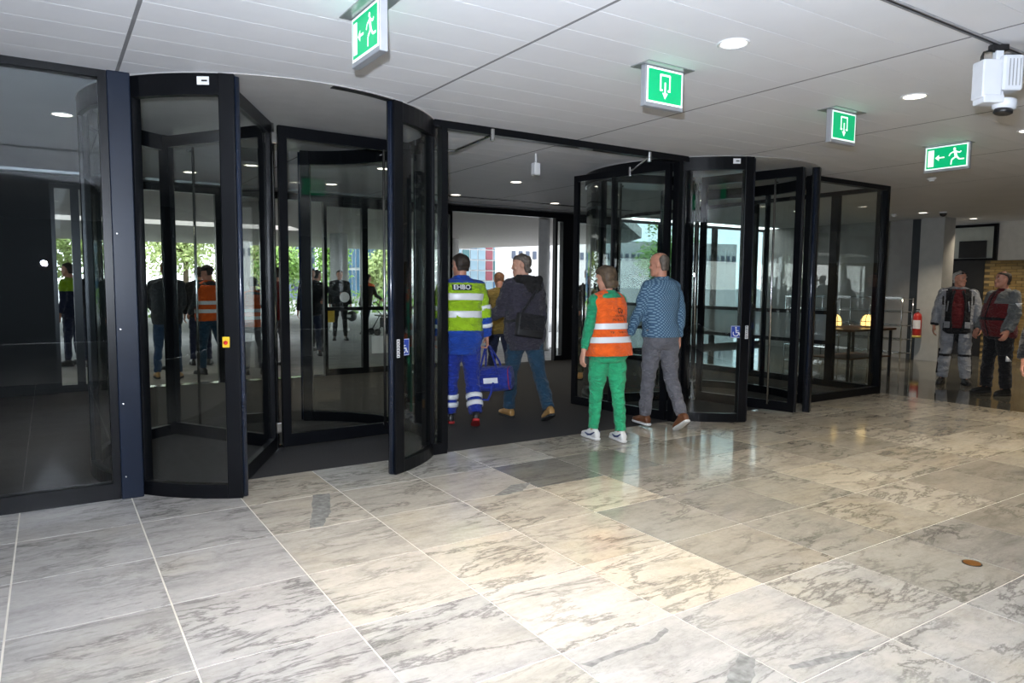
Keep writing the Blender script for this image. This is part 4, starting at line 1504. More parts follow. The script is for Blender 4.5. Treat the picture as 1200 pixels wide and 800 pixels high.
def person(label, x, y, yaw, h=1.78, pose=None, sex='m', girth=1.0, belly=0.0, top=None, vest=None, pants=None, shoes=None, hair=None, skin=SKIN, fine=True, face=False, curl=(35, 35), group=None, feet_z=0.0):
    pose = pose or {}
    SEED[0] += 7.3
    sd = SEED[0]
    F = Fig(pose, sex, girth, belly)
    s = h / 1.755
    vb, vc = (.0065, .0085) if fine else (.012, .014)
    # ---- body, one continuous skin
    mb = MB()
    F.torso(mb, -.14, .565, -.012)
    nk = [F.neck - F.S * .05, F.neck + Vector((0, 0, .02)), F.HM @ Vector((0, -.02, -.06))]
    limb(mb, nk, [.062, .056, .054] if sex == 'm' else [.052, .047, .046])
    head_shapes(mb, F, sex)
    for q, k in enumerate('LR'):
        limb(mb, [F.sh[k], F.sh[k].lerp(F.el[k], .5), F.el[k]], [.052, .047, .038])
        limb(mb, [F.el[k], F.el[k].lerp(F.wr[k], .35), F.wr[k]], [.037, .038, .026])
        hand(mb, F, k, curl[q])
        limb(mb, [F.hip[k], F.hip[k].lerp(F.kn[k], .4), F.kn[k]], [.075, .070, .050])
        limb(mb, [F.kn[k], F.kn[k].lerp(F.an[k], .35), F.an[k]], [.048, .048, .034])
        limb(mb, [F.an[k], F.an[k] + F.toe[k] * .12 - F.footup(k) * .045], [.034, .026])
    me = voxel_mesh(mb, vb, 2, .45 if fine else .6)
    root = finish('person', me, [skin], None, s)
    root.location = (x, y, feet_z)
    root.rotation_euler = (0, 0, R(yaw))
    tag(root, label, 'person', group)
    F.root, F.s = root, s
    F.W = Matrix.Translation((x, y, feet_z)) @ Matrix.Rotation(R(yaw), 4, 'Z') @ Matrix.Scale(s, 4)
    # ---- trousers
    if pants:
        po = pants.get('off', .012)
        mb = MB()
        F.torso(mb, -.15, pants.get('waist', .06), po)
        c = pants.get('cuff', .052)
        kn = pants.get('knee', .062)
        th = pants.get('thigh', .092) * (.6 + .4 * girth)
        for k in 'LR':
            limb(mb, [F.hip[k] + Vector((0, 0, .02)), F.hip[k].lerp(F.kn[k], .35), F.hip[k].lerp(F.kn[k], .75), F.kn[k]], [th * 1.02, th, (th + kn) / 2, kn + .004])
            e = F.kn[k].lerp(F.an[k], pants.get('len', .97))
            mb.ell(F.kn[k], kn, kn, kn)
            mb.tube([F.kn[k], F.kn[k].lerp(e, .35), F.kn[k].lerp(e, .75), e], [kn, kn * 1.02, (kn + c) / 2, c], 16)
        me = voxel_mesh(mb, vc, 3)
        crumple(me, pants.get('fold', .011), sd, (7, 7, 15))
        F.pants = finish('trousers', me, pants['mats'], root, s, pants.get('zone'))
        if pants.get('bands'):
            for k in 'LR':
                for t0, t1 in pants['bands']:
                    b = MB()
                    e = F.kn[k].lerp(F.an[k], pants.get('len', .97))
                    limb_band(b, F.kn[k], e, t0, t1, max(kn, c) + .010)
                    finish('reflective_stripe', b.mesh('b'), [M_REFL], F.pants, s)
    # ---- shoes
    if shoes:
        for k in 'LR':
            a, b = MB(), MB()
            shoe(a, b, F, k, shoes.get('size', 1.0))
            me = voxel_mesh(a, vb, 2)
            so = finish('shoe', me, [shoes['mat']], root, s)
            finish('sole', b.mesh('sole'), [shoes.get('sole', M_SOLE_D)], so, s)
            if shoes.get('flash'):
                q = MB()
                f, up = F.toe[k], F.footup(k)
                r_ = f.cross(up).normalized()
                base = F.an[k] - up * .088
                for sg in (-1, 1):
                    q.tube([base + f * dd + r_ * sg * hw + up * zz for dd, hw, zz in ((-.06, .036, .085), (-.01, .042, .055), (.04, .045, .045), (.09, .0475, .060))], [.006, .010, .011, .005], 6)
                finish('shoe_flash', q.mesh('q'), [shoes['flash']], so, s)
            if shoes.get('laces'):
                q = MB()
                f, up = F.toe[k], F.footup(k)
                r_ = f.cross(up).normalized()
                base = F.an[k] - up * .088
                for dd, zz in ((.045, .108), (.065, .098), (.085, .088)):
                    q.tube([base + f * dd - r_ * .025 + up * (zz - .006), base + f * dd + up * zz, base + f * dd + r_ * .025 + up * (zz - .006)], .004, 6)
                finish('laces', q.mesh('q'), [shoes['laces']], so, s)
    # ---- upper garment
    if top:
        to = top.get('off', .022)
        mb = MB()
        F.torso(mb, top.get('hem', -.10), .545, to, taper=top.get('flare', 0.0))
        limb(mb, [F.sh['L'], F.neck - F.S * .03, F.sh['R']], [.058 + to * .5, .062 + to * .4, .058 + to * .5])
        if top.get('collar', True):
            mb.tube([F.neck - F.S * .05, F.neck + F.S * (.012 + top.get('collar_h', .0))], [.072 + to * .4, .066 + to * .5], 18)
        ar, el, wr = top.get('arm', (.064, .056, .044))
        for k in 'LR':
            if top.get('sleeve', 1) > 0:
                limb(mb, [F.sh[k], F.sh[k].lerp(F.el[k], .5), F.el[k]], [ar * 1.05, ar, el])
                e = F.el[k].lerp(F.wr[k], top.get('sleeve', 1) * .96)
                mb.tube([F.el[k], F.el[k].lerp(e, .5), e], [el, (el + wr) / 2 + .003, wr], 14)
        me = voxel_mesh(mb, vc, 3)
        crumple(me, top.get('fold', .011), sd + 3)
        F.top = finish(top.get('name', 'jacket'), me, top['mats'], root, s, top.get('zone') and (lambda X, Y, Z: top['zone'](F, X, Y, Z)))
    if vest:
        vo = vest.get('off', .036)
        mb = MB()
        F.torso(mb, vest.get('hem', -.06), .50, vo, taper=vest.get('flare', 0.0))
        limb(mb, [F.sh['L'] * .90 + F.sh['R'] * .10, F.neck - F.S * .030, F.sh['R'] * .90 + F.sh['L'] * .10], [.079, .080, .079])
        me = voxel_mesh(mb, vc, 3)
        crumple(me, vest.get('fold', .008), sd + 5)
        F.vest = finish('safety_vest', me, vest['mats'], root, s, label=vest.get('label'))
        for z0, z1 in vest.get('bands', ()):
            b = MB()
            F.band(b, z0, z1, vo + vest.get('flare', 0) * (1 - (z0 - vest.get('hem', -.06)) / (.5 - vest.get('hem', -.06))) + .002)
            finish('reflective_stripe', b.mesh('b'), [M_REFL], F.vest, s)
    # ---- hair
    if hair:
        st = hair['style']
        if st != 'cap':
            mb = MB()
            hair_shape(mb, F, st, hair.get('vol', .012))
            me = voxel_mesh(mb, .0055 if fine else .009, 2)
            crumple(me, hair.get('rough', .004), sd + 9, (30, 30, 30))
            F.hair = finish('hair', me, [hair['mat']], root, s)
        else:
            mb = MB()
            hair_shape(mb, F, 'buzz')
            finish('hair', voxel_mesh(mb, .009, 1), [hair['mat']], root, s)
            mb = MB()
            H = F.HM
            rows = []
            for z in (.03, .05, .075, .10, .118, .13):
                hw, yb, yf = interp(HEAD, min(z, .108))
                q = 1 if z < .11 else (.8 if z < .125 else .35)
                rows.append([H @ Vector((xx * q, (yb + yf) / 2 + yy * q, z)) for xx, yy in sup(hw + .012, (yf - yb) / 2 + .012, 20, 2.2)])
            mb.rings(rows)
            mb.rings([[H @ Vector((xx, yy, z - (xx * 6) ** 2 * .06)) for xx, yy, z in ((-w, d, .034), (-w * .5, d + .004, .037), (w * .5, d + .004, .037), (w, d, .034), (w * .5, d, .028), (-w * .5, d, .028))] for w, d in ((.070, .05), (.070, .10), (.062, .135), (.040, .160), (.015, .168))])
            finish('cap', mb.mesh('cap'), [hair['cap']], root, s)
    if face:
        H = F.HM
        for sx in (-1, 1):
            e = MB().ell(H @ Vector((sx * .030, .081, .012)), .0125, .006, .0065, 12, 8, H.to_3x3())
            eo = finish('eye', e.mesh('eye'), [EYE_W], root, s)
            finish('iris', MB().ell(H @ Vector((sx * .030, .0855, .012)), .0058, .0022, .0058, 10, 6, H.to_3x3()).mesh('iris'), [EYE_D], eo, s)
            finish('eyebrow', MB().ell(H @ Vector((sx * .031, .0905, .032)), .020, .0035, .0045, 10, 6, H.to_3x3()).mesh('eyebrow'), [hair['mat'] if hair else EYE_D], root, s)
        finish('lips', MB().ell(H @ Vector((0, .0965, -.069)), .021, .0035, .006, 12, 6, H.to_3x3()).mesh('lips'), [M_LIP], root, s)
    return F


def wrap_text(F, body, size, zr, x0, off, material, parent, name, front=False, bold=.0):
    """lettering lying on the back of the garment"""
    me = text_mesh(body, size, bold=bold)
    co = coords(me)
    out = [F.back((x0 + float(c[0])) * (-1 if front else 1), zr + float(c[1]), off, front) for c in co]
    me.vertices.foreach_set('co', np.array(out, dtype=np.float32).ravel())
    return finish(name, me, [material], parent, F.s)


def wrap_rect(F, x0, x1, z0, z1, off, material, parent, name, front=False, n=8):
    mb = MB()
    for i in range(n):
        a, b = x0 + (x1 - x0) * i / n, x0 + (x1 - x0) * (i + 1) / n
        mb.add([F.back(a, z0, off, front), F.back(b, z0, off, front), F.back(b, z1, off, front), F.back(a, z1, off, front)], [(0, 1, 2, 3)])
    return finish(name, mb.mesh(name), [material], parent, F.s)

HAIR_DB = mat('hair_dark_brown', (.035, .024, .018), .55, var=.35, vscale=40, bump=.5, bscale=120)
HAIR_GB = mat('hair_grey_brown', (.13, .105, .085), .55, var=.4, vscale=40, bump=.5, bscale=120)
HAIR_MB = mat('hair_ash_brown', (.10, .068, .042), .55, var=.45, vscale=22, bump=.6, bscale=100)
HAIR_G = mat('hair_silver', (.42, .40, .37), .55, var=.2, vscale=40, bump=.5, bscale=120)
HAIR_R = mat('hair_reddish', (.22, .10, .045), .6, var=.3, vscale=40, bump=.4, bscale=120)
C_HIV = fabric('hi_vis_yellow_green', (.34, .56, .015), .7)
C_BLUE = fabric('royal_blue_workwear', (.012, .06, .36), .75)
C_BLUE2 = fabric('deep_blue_trousers', (.012, .035, .30), .75)
C_ORANGE = fabric('hi_vis_orange', (.95, .13, .012), .65)
C_GREEN = fabric('emerald_jersey', (.02, .30, .14), .85)
C_GREENP = fabric('emerald_trousers', (.03, .40, .18), .85)
C_DARKJ = fabric('dark_aubergine_jacket', (.040, .036, .052), .7)
C_JEAN = fabric('dark_teal_denim', (.018, .055, .095), .9)
C_JEANB = fabric('blue_denim', (.035, .075, .15), .9)
C_GREYJ = fabric('grey_denim', (.15, .15, .17), .9)
C_TAN = fabric('tan_olive_jacket', (.22, .15, .035), .85)
C_DGREY = fabric('charcoal_knit', (.03, .035, .040), .9)
C_BLACKF = fabric('black_textile', (.012, .012, .014), .85)
C_LGREY = fabric('silver_grey_riding_textile', (.34, .35, .37), .6)
C_MGREY = fabric('mid_grey_riding_textile', (.15, .16, .16), .7)
C_MAROON = fabric('maroon_textile', (.13, .014, .016), .8)
C_REDJ = fabric('dark_red_jacket', (.22, .015, .015), .8)
C_NAVY = fabric('navy_cloth', (.015, .02, .05), .85)
C_CAMO = fabric('olive_camouflage', (.09, .085, .05), .9, var=.6, vscale=16)
C_OLIVE = fabric('dark_olive_pullover', (.05, .047, .04), .9)
L_BLACK = mat('black_leather', (.015, .015, .015), .4, bump=.2)
L_BROWN = mat('brown_leather', (.16, .06, .025), .45, var=.3, bump=.3)
L_TAN = mat('tan_leather', (.40, .22, .07), .5, var=.2, bump=.3)
L_WHITE = mat('white_leather', (.78, .78, .77), .4, var=.03, bump=.1)
L_FLASH = mat('navy_shoe_flash', (.03, .05, .14), .4)
M_REDTRIM = mat('red_trim', (.40, .02, .02), .6)


def check_shirt():
    m, n, l, b = nodes_of('blue_patterned_shirt')
    t = n.new('ShaderNodeTexCoord')
    sp_ = n.new('ShaderNodeSeparateXYZ')
    l.new(t.outputs['Object'], sp_.inputs[0])

    def mth(op, a, b_=None):
        k = n.new('ShaderNodeMath')
        k.operation = op
        for i, v in enumerate((a, b_)):
            if v is None:
                continue
            if isinstance(v, (int, float)):
                k.inputs[i].default_value = v
            else:
                l.new(v, k.inputs[i])
        return k.outputs[0]
    sx_ = mth('SINE', mth('MULTIPLY', mth('ADD', sp_.outputs[0], mth('MULTIPLY', sp_.outputs[1], .7)), 190.0))
    sz_ = mth('SINE', mth('MULTIPLY', sp_.outputs[2], 190.0))
    r = n.new('ShaderNodeValToRGB')
    r.color_ramp.elements[0].position = .48
    r.color_ramp.elements[0].color = (.045, .105, .19, 1)
    r.color_ramp.elements[1].position = .72
    r.color_ramp.elements[1].color = (.20, .33, .43, 1)
    l.new(mth('ADD', mth('MULTIPLY', mth('MULTIPLY', sx_, sz_), .5), .5), r.inputs['Fac'])
    l.new(r.outputs['Color'], b.inputs['Base Color'])
    b.inputs['Roughness'].default_value = .85
    return m


C_SHIRT = check_shirt()


# ---- first-aid man
def z_ehbo(F, X, Y, Z):
    for k in 'LR':
        e, w = F.el[k], F.wr[k]
        d = w - e
        t = (Vector((X, Y, Z)) - e).dot(d) / d.length_squared
        if t > -.02 and (Vector((X, Y, Z)) - (e + d * min(1, max(0, t)))).length < .075:
            return 1 if t > .12 else 0
    q = Vector((X, Y, Z)) - F.P
    zr = q.dot(F.S)
    return 0 if .02 < zr < .515 else 1


F1 = person('man in yellow-green and blue first-aid jacket walking away with a blue bag', 3.70, 6.68, -22, 1.81,
            dict(lean=4, twist=-4, head=(-20, 4), armL=(8, 10, 12, 4), armR=(-6, 13, 14, 6), legL=(8, 8, 0, 2, 6), legR=(-4, 24, 24, 3, 6)), girth=1.08,
            top=dict(name='first_aid_jacket', mats=[C_HIV, C_BLUE], off=.038, hem=-.22, flare=.012, zone=z_ehbo, arm=(.076, .070, .058), collar_h=.03, fold=.014),
            pants=dict(mats=[C_BLUE2], off=.02, cuff=.072, knee=.078, thigh=.102, bands=((.50, .62), (.70, .82)), fold=.014),
            shoes=dict(mat=L_BLACK, sole=M_REDTRIM), hair=dict(style='short', mat=HAIR_DB), skin=SKIN_R, curl=(40, 60))
for z0, z1 in ((.335, .405), (.155, .225)):
    b = MB()
    F1.band(b, z0, z1, .044)
    finish('reflective_stripe', b.mesh('b'), [M_REFL], F1.top, F1.s)
for k in 'LR':
    for a, c, t0, t1, r_ in ((F1.sh[k], F1.el[k], .70, .86, .081), (F1.el[k], F1.wr[k], .40, .56, .073)):
        b = MB()
        limb_band(b, a, c, t0, t1, r_)
        finish('reflective_stripe', b.mesh('b'), [M_REFL], F1.top, F1.s)
wrap_rect(F1, -.120, .080, .435, .492, .050, C_NAVY, F1.top, 'name_patch')
wrap_text(F1, 'EHBO', .068, .465, -.02, .0525, M_REFL, F1.top, 'lettering', bold=.0012)

# ---- blue duffel bag in his right hand
M_BAG = fabric('blue_nylon', (.012, .03, .26), .5)
hw_ = F1.W @ (F1.wr['R'] + F1.fd['R'] * .09)
bag = thing('duffel_bag', 'blue first-aid duffel bag with red piping carried in the hand', 'bag', (hw_.x, hw_.y, hw_.z - .50))
Mb = Matrix.Translation((hw_.x + .05, hw_.y - .03, hw_.z - .50)) @ Matrix.Rotation(R(-33 - 12), 4, 'Z') @ Matrix.Rotation(R(-5), 4, 'Y')
bd = MB()
rows = []
for xx, q in ((-.235, .86), (-.225, 1.02), (-.15, 1.10), (0, 1.14), (.15, 1.10), (.225, 1.02), (.235, .86)):
    rows.append([Mb @ Vector((xx, yy * q, .125 + zz * q)) for yy, zz in sup(.115, .122, 24, 3.2)])
bd.rings(rows)
bo = bd.build('bag_body', M_BAG, bag, True)
MB().rings([[Mb @ Vector((-.19 + .38 * i / 12, yy, .247 + zz)) for yy, zz in ((-.008, 0), (.008, 0), (.008, .006), (-.008, .006))] for i in range(13)]).build('zip', M_REDTRIM, bag)
for xx in (-.21, .21):
    rg = [Mb @ Vector((xx, yy, .125 + zz)) for yy, zz in sup(.116, .123, 28, 3.2)]
    MB().tube(rg + [rg[0]], .006, 6).build('piping', M_REDTRIM, bag)
MB().rbox(-.228, -.236 + .0, -.07, .07, .05, .19, .003, Mb).build('end_pocket', M_BAG, bag)
pk = MB()
pk.rbox(-.12, .12, -.137, -.108, .03, .19, .012, Mb)
pk.build('side_pocket', M_BAG, bag, True)
MB().rbox(-.06, .10, -.139, -.136, .09, .15, .002, Mb).build('white_print', M_PAPER, bag)
top_ = Mb.inverted() @ hw_
for yy in (-.122, .122):
    MB().tube([Mb @ Vector(p) for p in ((-.10, yy, .06), (-.098, yy * 1.03, .20), (-.075, yy * .8, .31), (top_.x - .02, top_.y + yy * .06, top_.z - .012), (top_.x + .02, top_.y + yy * .06, top_.z - .012), (.075, yy * .8, .31), (.098, yy * 1.03, .20), (.10, yy, .06))], .012, 8).build('handle_strap', M_BAG, bag, True)
MB().tube([Mb @ Vector(p) for p in ((-.225, 0, .16), (-.20, -.135, .02), (-.10, -.15, -.075), (-.02, -.15, -.085), (.02, -.14, .0), (.05, -.14, .10))], .013, 8).build('shoulder_strap', M_BAG, bag, True)

# ---- man in the dark jacket with shoulder bag
F2 = person('grey-haired man in dark padded jacket and jeans with a black shoulder bag', 4.49, 6.63, -8, 1.86,
            dict(lean=5, twist=-14, head=(-52, 2), armL=(24, 6, 52, 8), armR=(-4, 9, 18, 6), legL=(15, 10, 0, 2, 4), legR=(-15, 16, 22, 4, 8)), girth=1.10,
            top=dict(name='padded_jacket', mats=[C_DARKJ], off=.042, hem=-.20, arm=(.080, .073, .058), collar_h=.02, fold=.014),
            pants=dict(mats=[C_JEAN], off=.014, cuff=.066, knee=.070, thigh=.098), shoes=dict(mat=L_TAN, sole=M_SOLE_D), hair=dict(style='full', mat=HAIR_GB, vol=.016, rough=.007), skin=SKIN)
hm = MB()
c, u, v = F2.frame(.50)
rows = []
for a in range(0, 16):
    q = 2 * math.pi * a / 16
    p = c + u * (.135 * math.cos(q)) - v * (.085 - .075 * math.sin(q)) + F2.S * (.045 + .012 * math.sin(q))
    rows.append(p)
hm.tube(rows + [rows[0]], .042, 10)
hm.ell(c - v * .135 - F2.S * .03, .12, .055, .10)
me = voxel_mesh(hm, .009, 2)
crumple(me, .014, 3.0, (26, 26, 26))
finish('fur_hood', me, [mat('black_fur', (.014, .013, .013), .9, var=.4, vscale=50, bump=1.0, bscale=150)], F2.root, F2.s)
W2 = F2.W
sb = thing('shoulder_bag', 'black messenger bag slung over the back of the dark jacket', 'bag', tuple(W2 @ F2.back(-.06, .02, .06)))
c, u, v = F2.frame(.05)
Mbag = W2 @ frame_M(F2.back(-.055, .06, .105), u, F2.S)
Mbag = Mbag @ Matrix.Rotation(R(-8), 4, 'Z')
MB().rbox(-.165, .145, -.13, .11, -.035, .05, .022, Mbag, 3).build('bag_body', mat('black_nylon', (.012, .012, .013), .55, bump=.3, bscale=200), sb, True)
MB().rbox(-.15, .13, -.06, .112, .047, .060, .006, Mbag).build('flap', C_BLACKF, sb)
pts = [F2.back(-.16, .12, .075), F2.back(-.10, .24, .064), F2.back(-.02, .36, .060), F2.back(.06, .46, .058), F2.frame(.555)[0] + F2.frame(.555)[1] * .125 + F2.frame(.5)[2] * .02, F2.back(.05, .42, .055, True), F2.back(-.10, .24, .060, True), F2.frame(.10)[0] - F2.frame(.1)[1] * (F2.sec(.1, .06)[0])]
MB().tube([W2 @ p for p in pts] + [W2 @ pts[0]], .017, 8).build('strap', C_BLACKF, sb, True)

# ---- woman in green with orange vest
F3 = person('woman in green clothes and orange safety vest walking to the passage', 4.58, 5.30, -9, 1.70,
            dict(lean=3, twist=-6, head=(-16, 12), armL=(-12, 22, 6, 4), armR=(14, 8, 22, 8), legL=(9, 6, 0, 1, 4), legR=(-6, 3, 0, 1, 4)), sex='f', girth=1.12,
            top=dict(name='green_sweater', mats=[C_GREEN], off=.016, hem=-.10, arm=(.056, .050, .040), collar_h=.005),
            vest=dict(mats=[C_ORANGE], off=.034, hem=-.085, flare=.022, bands=((.185, .245), (.050, .110))),
            pants=dict(mats=[C_GREENP], off=.012, cuff=.054, knee=.066, thigh=.100, len=.94), shoes=dict(mat=L_WHITE, sole=M_SOLE_W, flash=L_FLASH, laces=L_WHITE),
            hair=dict(style='bob', mat=HAIR_MB, vol=.024, rough=.006), skin=SKIN)
for txt, sz, zr in (('Stichting', .034, .318), ('EN ROUTE', .036, .276), ('TRUCKRUN', .040, .147)):
    wrap_text(F3, txt, sz, zr, .035, .046, M_INK, F3.vest, 'lettering')
em = MB()
for x0, x1, z0, z1 in ((-.03, .012, .352, .358), (-.03, -.024, .352, .395), (.006, .012, .352, .385), (-.03, .012, .389, .395), (.012, .032, .352, .357), (.028, .033, .352, .378), (.012, .032, .374, .379), (-.02, -.010, .342, .352), (.014, .024, .342, .352)):
    em.add([F3.back(.035 + x, z, .048) for x, z in ((x0, z0), (x1, z0), (x1, z1), (x0, z1))], [(0, 1, 2, 3)])
finish('truck_emblem', em.mesh('e'), [M_INK], F3.vest, F3.s)

# ---- man in the blue shirt
F4 = person('balding man in blue patterned shirt and grey jeans', 5.44, 5.45, -12, 1.83,
            dict(lean=2, twist=-10, head=(-30, 3), armL=(16, 8, 16, 4), armR=(-10, 9, 16, 6), legL=(9, 3, 0, 1, 2), legR=(-8, 22, 30, 1, 5)), girth=1.04, belly=.03,
            top=dict(name='shirt', mats=[C_SHIRT], off=.020, hem=-.03, arm=(.066, .058, .044), fold=.013, collar_h=.012),
            pants=dict(mats=[C_GREYJ], off=.013, cuff=.060, knee=.068, thigh=.098), shoes=dict(mat=L_BROWN, sole=M_SOLE_W), hair=dict(style='fringe', mat=HAIR_GB), skin=SKIN_R)

# ---- bald man in the tan jacket ahead of them
person('bald man in a tan jacket ahead in the vestibule', 5.55, 8.85, -20, 1.68, dict(lean=6, head=(0, 14), legL=(12, 6, 0, 2, 5), legR=(-14, 16, 24, 3, 5)), girth=1.05,
       top=dict(mats=[C_TAN], off=.03, hem=-.14, arm=(.072, .064, .05), collar_h=.02), pants=dict(mats=[C_NAVY]), shoes=dict(mat=L_BROWN), hair=dict(style='buzz', mat=HAIR_R), skin=SKIN_R)
# ---- bearded man coming in
F6 = person('bearded man in dark pullover and camouflage trousers coming in behind the door leaf', 7.15, 8.75, 143, 1.76, dict(lean=2, head=(0, 0), armL=(12, 9, 30, 6), armR=(20, 8, 60, 10), legL=(10, 5, 0, 2, 6), legR=(-8, 10, 8, 2, 6)), face=True,
            top=dict(name='pullover', mats=[C_OLIVE], off=.024, hem=-.10), pants=dict(mats=[C_CAMO], off=.016, cuff=.066, knee=.072), shoes=dict(mat=L_TAN), hair=dict(style='short', mat=HAIR_R, vol=.008), skin=SKIN_R)
bm_ = MB()
H = F6.HM
bm_.rings([[H @ Vector((x, (.02 + f_) / 2 + y, z)) for x, y in sup(w_, (f_ - .02) / 2, 16, 2.2)] for z, w_, f_ in ((-.132, .020, .085), (-.12, .042, .098), (-.095, .058, .101), (-.078, .062, .098), (-.06, .066, .06), (-.04, .068, .045))])
finish('beard', voxel_mesh(bm_, .007, 2), [HAIR_R], F6.root, F6.s)


# ---- the two motorcyclists
def z_bike1(F, X, Y, Z):
    q = Vector((X, Y, Z)) - F.P
    zr = q.dot(F.S)
    c, u, v = F.frame(zr)
    lx, ly = q.dot(u), q.dot(v)
    arm = min((Vector((X, Y, Z)) - F.wr[k]).length for k in 'LR')
    if arm < .07:
        return 0
    if abs(lx) < .19 and ly > .0:
        if abs(lx) < .085 - max(0, .1 - zr) * .16 and -.06 < zr < .545:
            return 2
        return 0 if (abs(lx) < .17 or zr < .02) and zr < .55 else 1
    if ly > .02 and zr > .30 and zr < .44 and abs(lx) < .215:
        return 0
    return 1


def z_pants1(X, Y, Z):
    if abs(Z - .46) < .018 and Y > -.01:
        return 1
    if Z < .5 and abs(abs(X) - .09) > .045 and abs(X) < .10:
        return 1
    if .86 < Z < .96:
        return 1 if abs(X) > .12 else 0
    if Z > .50 and abs(X) < .035:
        return 1
    return 0


F7 = person('motorcyclist in light grey and black riding suit with maroon sweater', 12.03, 5.57, 118, 1.76, dict(lean=0, head=(-42, 2), armL=(4, 17, 14, 10), armR=(2, 17, 12, 10), legL=(0, 2, 0, 6, 16), legR=(2, 3, 0, 6, 16)), girth=1.16, belly=.04, face=True,
            top=dict(name='riding_jacket', mats=[C_BLACKF, C_LGREY, C_MAROON], off=.034, hem=-.15, arm=(.080, .068, .054), zone=z_bike1, fold=.014), pants=dict(mats=[C_LGREY, C_BLACKF], off=.022, cuff=.078, knee=.088, thigh=.108, zone=z_pants1, fold=.014),
            shoes=dict(mat=L_BLACK), hair=dict(style='short', mat=HAIR_G, vol=.008), skin=SKIN_R)
H = F7.HM
g_ = MB()
for sx in (-1, 1):
    g_.ell(H @ Vector((sx * .036, .080, .090)), .030, .010, .014, 12, 6, H.to_3x3())
g_.tube([H @ Vector(p) for p in ((-.072, -.02, .045), (-.075, .05, .075), (-.06, .08, .092), (0, .094, .094), (.06, .08, .092), (.075, .05, .075), (.072, -.02, .045))], .004, 6)
finish('sunglasses', g_.mesh('sunglasses'), [M_BLACK], F7.root, F7.s, label='dark sunglasses pushed up on the head')
for k in 'LR':
    b = MB()
    sg = -1 if k == 'L' else 1
    c, u, v = F7.frame(.5)
    b.tube([F7.sh[k] + Vector((0, 0, .060)) + v * .052 - u * sg * .045, F7.sh[k] + Vector((0, 0, .045)) + v * .062 + u * sg * .02, F7.sh[k] + Vector((0, 0, .005)) + v * .060 + u * sg * .055], .010, 8)
    finish('reflective_stripe', b.mesh('b'), [M_REFL], F7.top, F7.s)
    b = MB()
    b.tube([F7.back(sg * lx, zr, .042, True) for lx, zr in ((.055, .52), (.078, .44), (.092, .32), (.094, .18), (.088, .05), (.070, -.10))], [.020, .018, .014, .012, .012, .012], 8)
    finish('jacket_lapel', b.mesh('b'), [C_BLACKF], F7.top, F7.s)
    b = MB()
    b.tube([F7.back(sg * .135, .36, .044, True), F7.back(sg * .150, .20, .046, True)], .009, 8)
    finish('chest_piping', b.mesh('b'), [C_LGREY], F7.top, F7.s)
    wrap_rect(F7, sg * .10, sg * .18, -.06, .04, .046, C_LGREY, F7.top, 'pocket_flap', True)
    b = MB()
    b.tube([F7.kn[k] + Vector((sg * .078, .02, .06)), F7.kn[k] + Vector((sg * .082, .02, -.10)), F7.an[k] + Vector((sg * .074, .02, .08))], .016, 8)
    finish('side_panel', b.mesh('b'), [C_BLACKF], F7.pants, F7.s)
b = MB()
b.tube([F7.back(-.14, -.10, .040, True), F7.back(0, -.11, .042, True), F7.back(.14, -.10, .040, True)], .014, 8)
finish('jacket_hem', b.mesh('b'), [C_BLACKF], F7.top, F7.s)


def z_bike2(F, X, Y, Z):
    p = Vector((X, Y, Z))
    q = p - F.P
    zr = q.dot(F.S)
    for k in 'LR':
        for a, b_ in ((F.sh[k], F.el[k]), (F.el[k], F.wr[k])):
            d = b_ - a
            t = min(1, max(0, (p - a).dot(d) / d.length_squared))
            if (p - (a + d * t)).length < .098 and t > .10 or (b_ is F.wr[k] and (p - (a + d * t)).length < .09):
                return 1
    c, u, v = F.frame(zr)
    if zr > .36:
        return 1 if abs(q.dot(u)) > .07 or q.dot(v) < 0 else 0
    if .12 < zr < .16:
        return 2
    return 0


F8 = person('motorcyclist in maroon and grey riding jacket with black trousers', 11.42, 4.70, 62, 1.74, dict(lean=-2, head=(8, -4), armL=(2, 12, 26, 8), armR=(8, 10, 20, 8), legL=(-2, 2, 0, 3, 10), legR=(8, 6, 0, 3, 10)), girth=1.20, belly=.08, face=True,
            top=dict(name='riding_jacket', mats=[C_MAROON, C_MGREY, C_BLACKF], off=.034, hem=-.12, arm=(.084, .076, .062), zone=z_bike2, fold=.014, collar_h=.02), pants=dict(mats=[C_BLACKF], off=.020, cuff=.078, knee=.082, thigh=.108, fold=.014),
            shoes=dict(mat=L_BLACK), hair=dict(style='short', mat=HAIR_DB, vol=.007), skin=SKIN_R)
for k, a, b_, t_, r_ in (('sleeve', F8.sh['L'], F8.el['L'], .45, .090), ('knee', F8.hip['L'], F8.kn['L'], .92, .093)):
    m_ = a.lerp(b_, t_)
    d = Vector((-1, .1, 0)).normalized()
    e = Vector((.1, 1, 0)).normalized()
    tri = [(-.045, .03), (.045, .03), (0, -.03)] if k == 'sleeve' else [(-.035, -.035), (.045, -.035), (.040, .045)]
    pr = MB()
    pr.add([m_ + d * (r_ + dd) + e * x_ + Vector((0, 0, z_)) for dd in (-.02, .008) for x_, z_ in tri], [(0, 1, 2), (5, 4, 3), (0, 3, 4, 1), (1, 4, 5, 2), (2, 5, 3, 0)])
    finish('reflective_patch', pr.mesh('p'), [M_REFL], F8.top if k == 'sleeve' else F8.pants, F8.s)
b = MB()
b.tube([F8.back(0, zr, .040, True) for zr in (.52, .42, .30, .18, .06, -.06, -.11)], .007, 8)
finish('zip', b.mesh('b'), [C_BLACKF], F8.top, F8.s)
for sg in (-1, 1):
    wrap_rect(F8, sg * .06, sg * .15, -.02, .05, .042, C_MAROON, F8.top, 'pocket_flap', True)
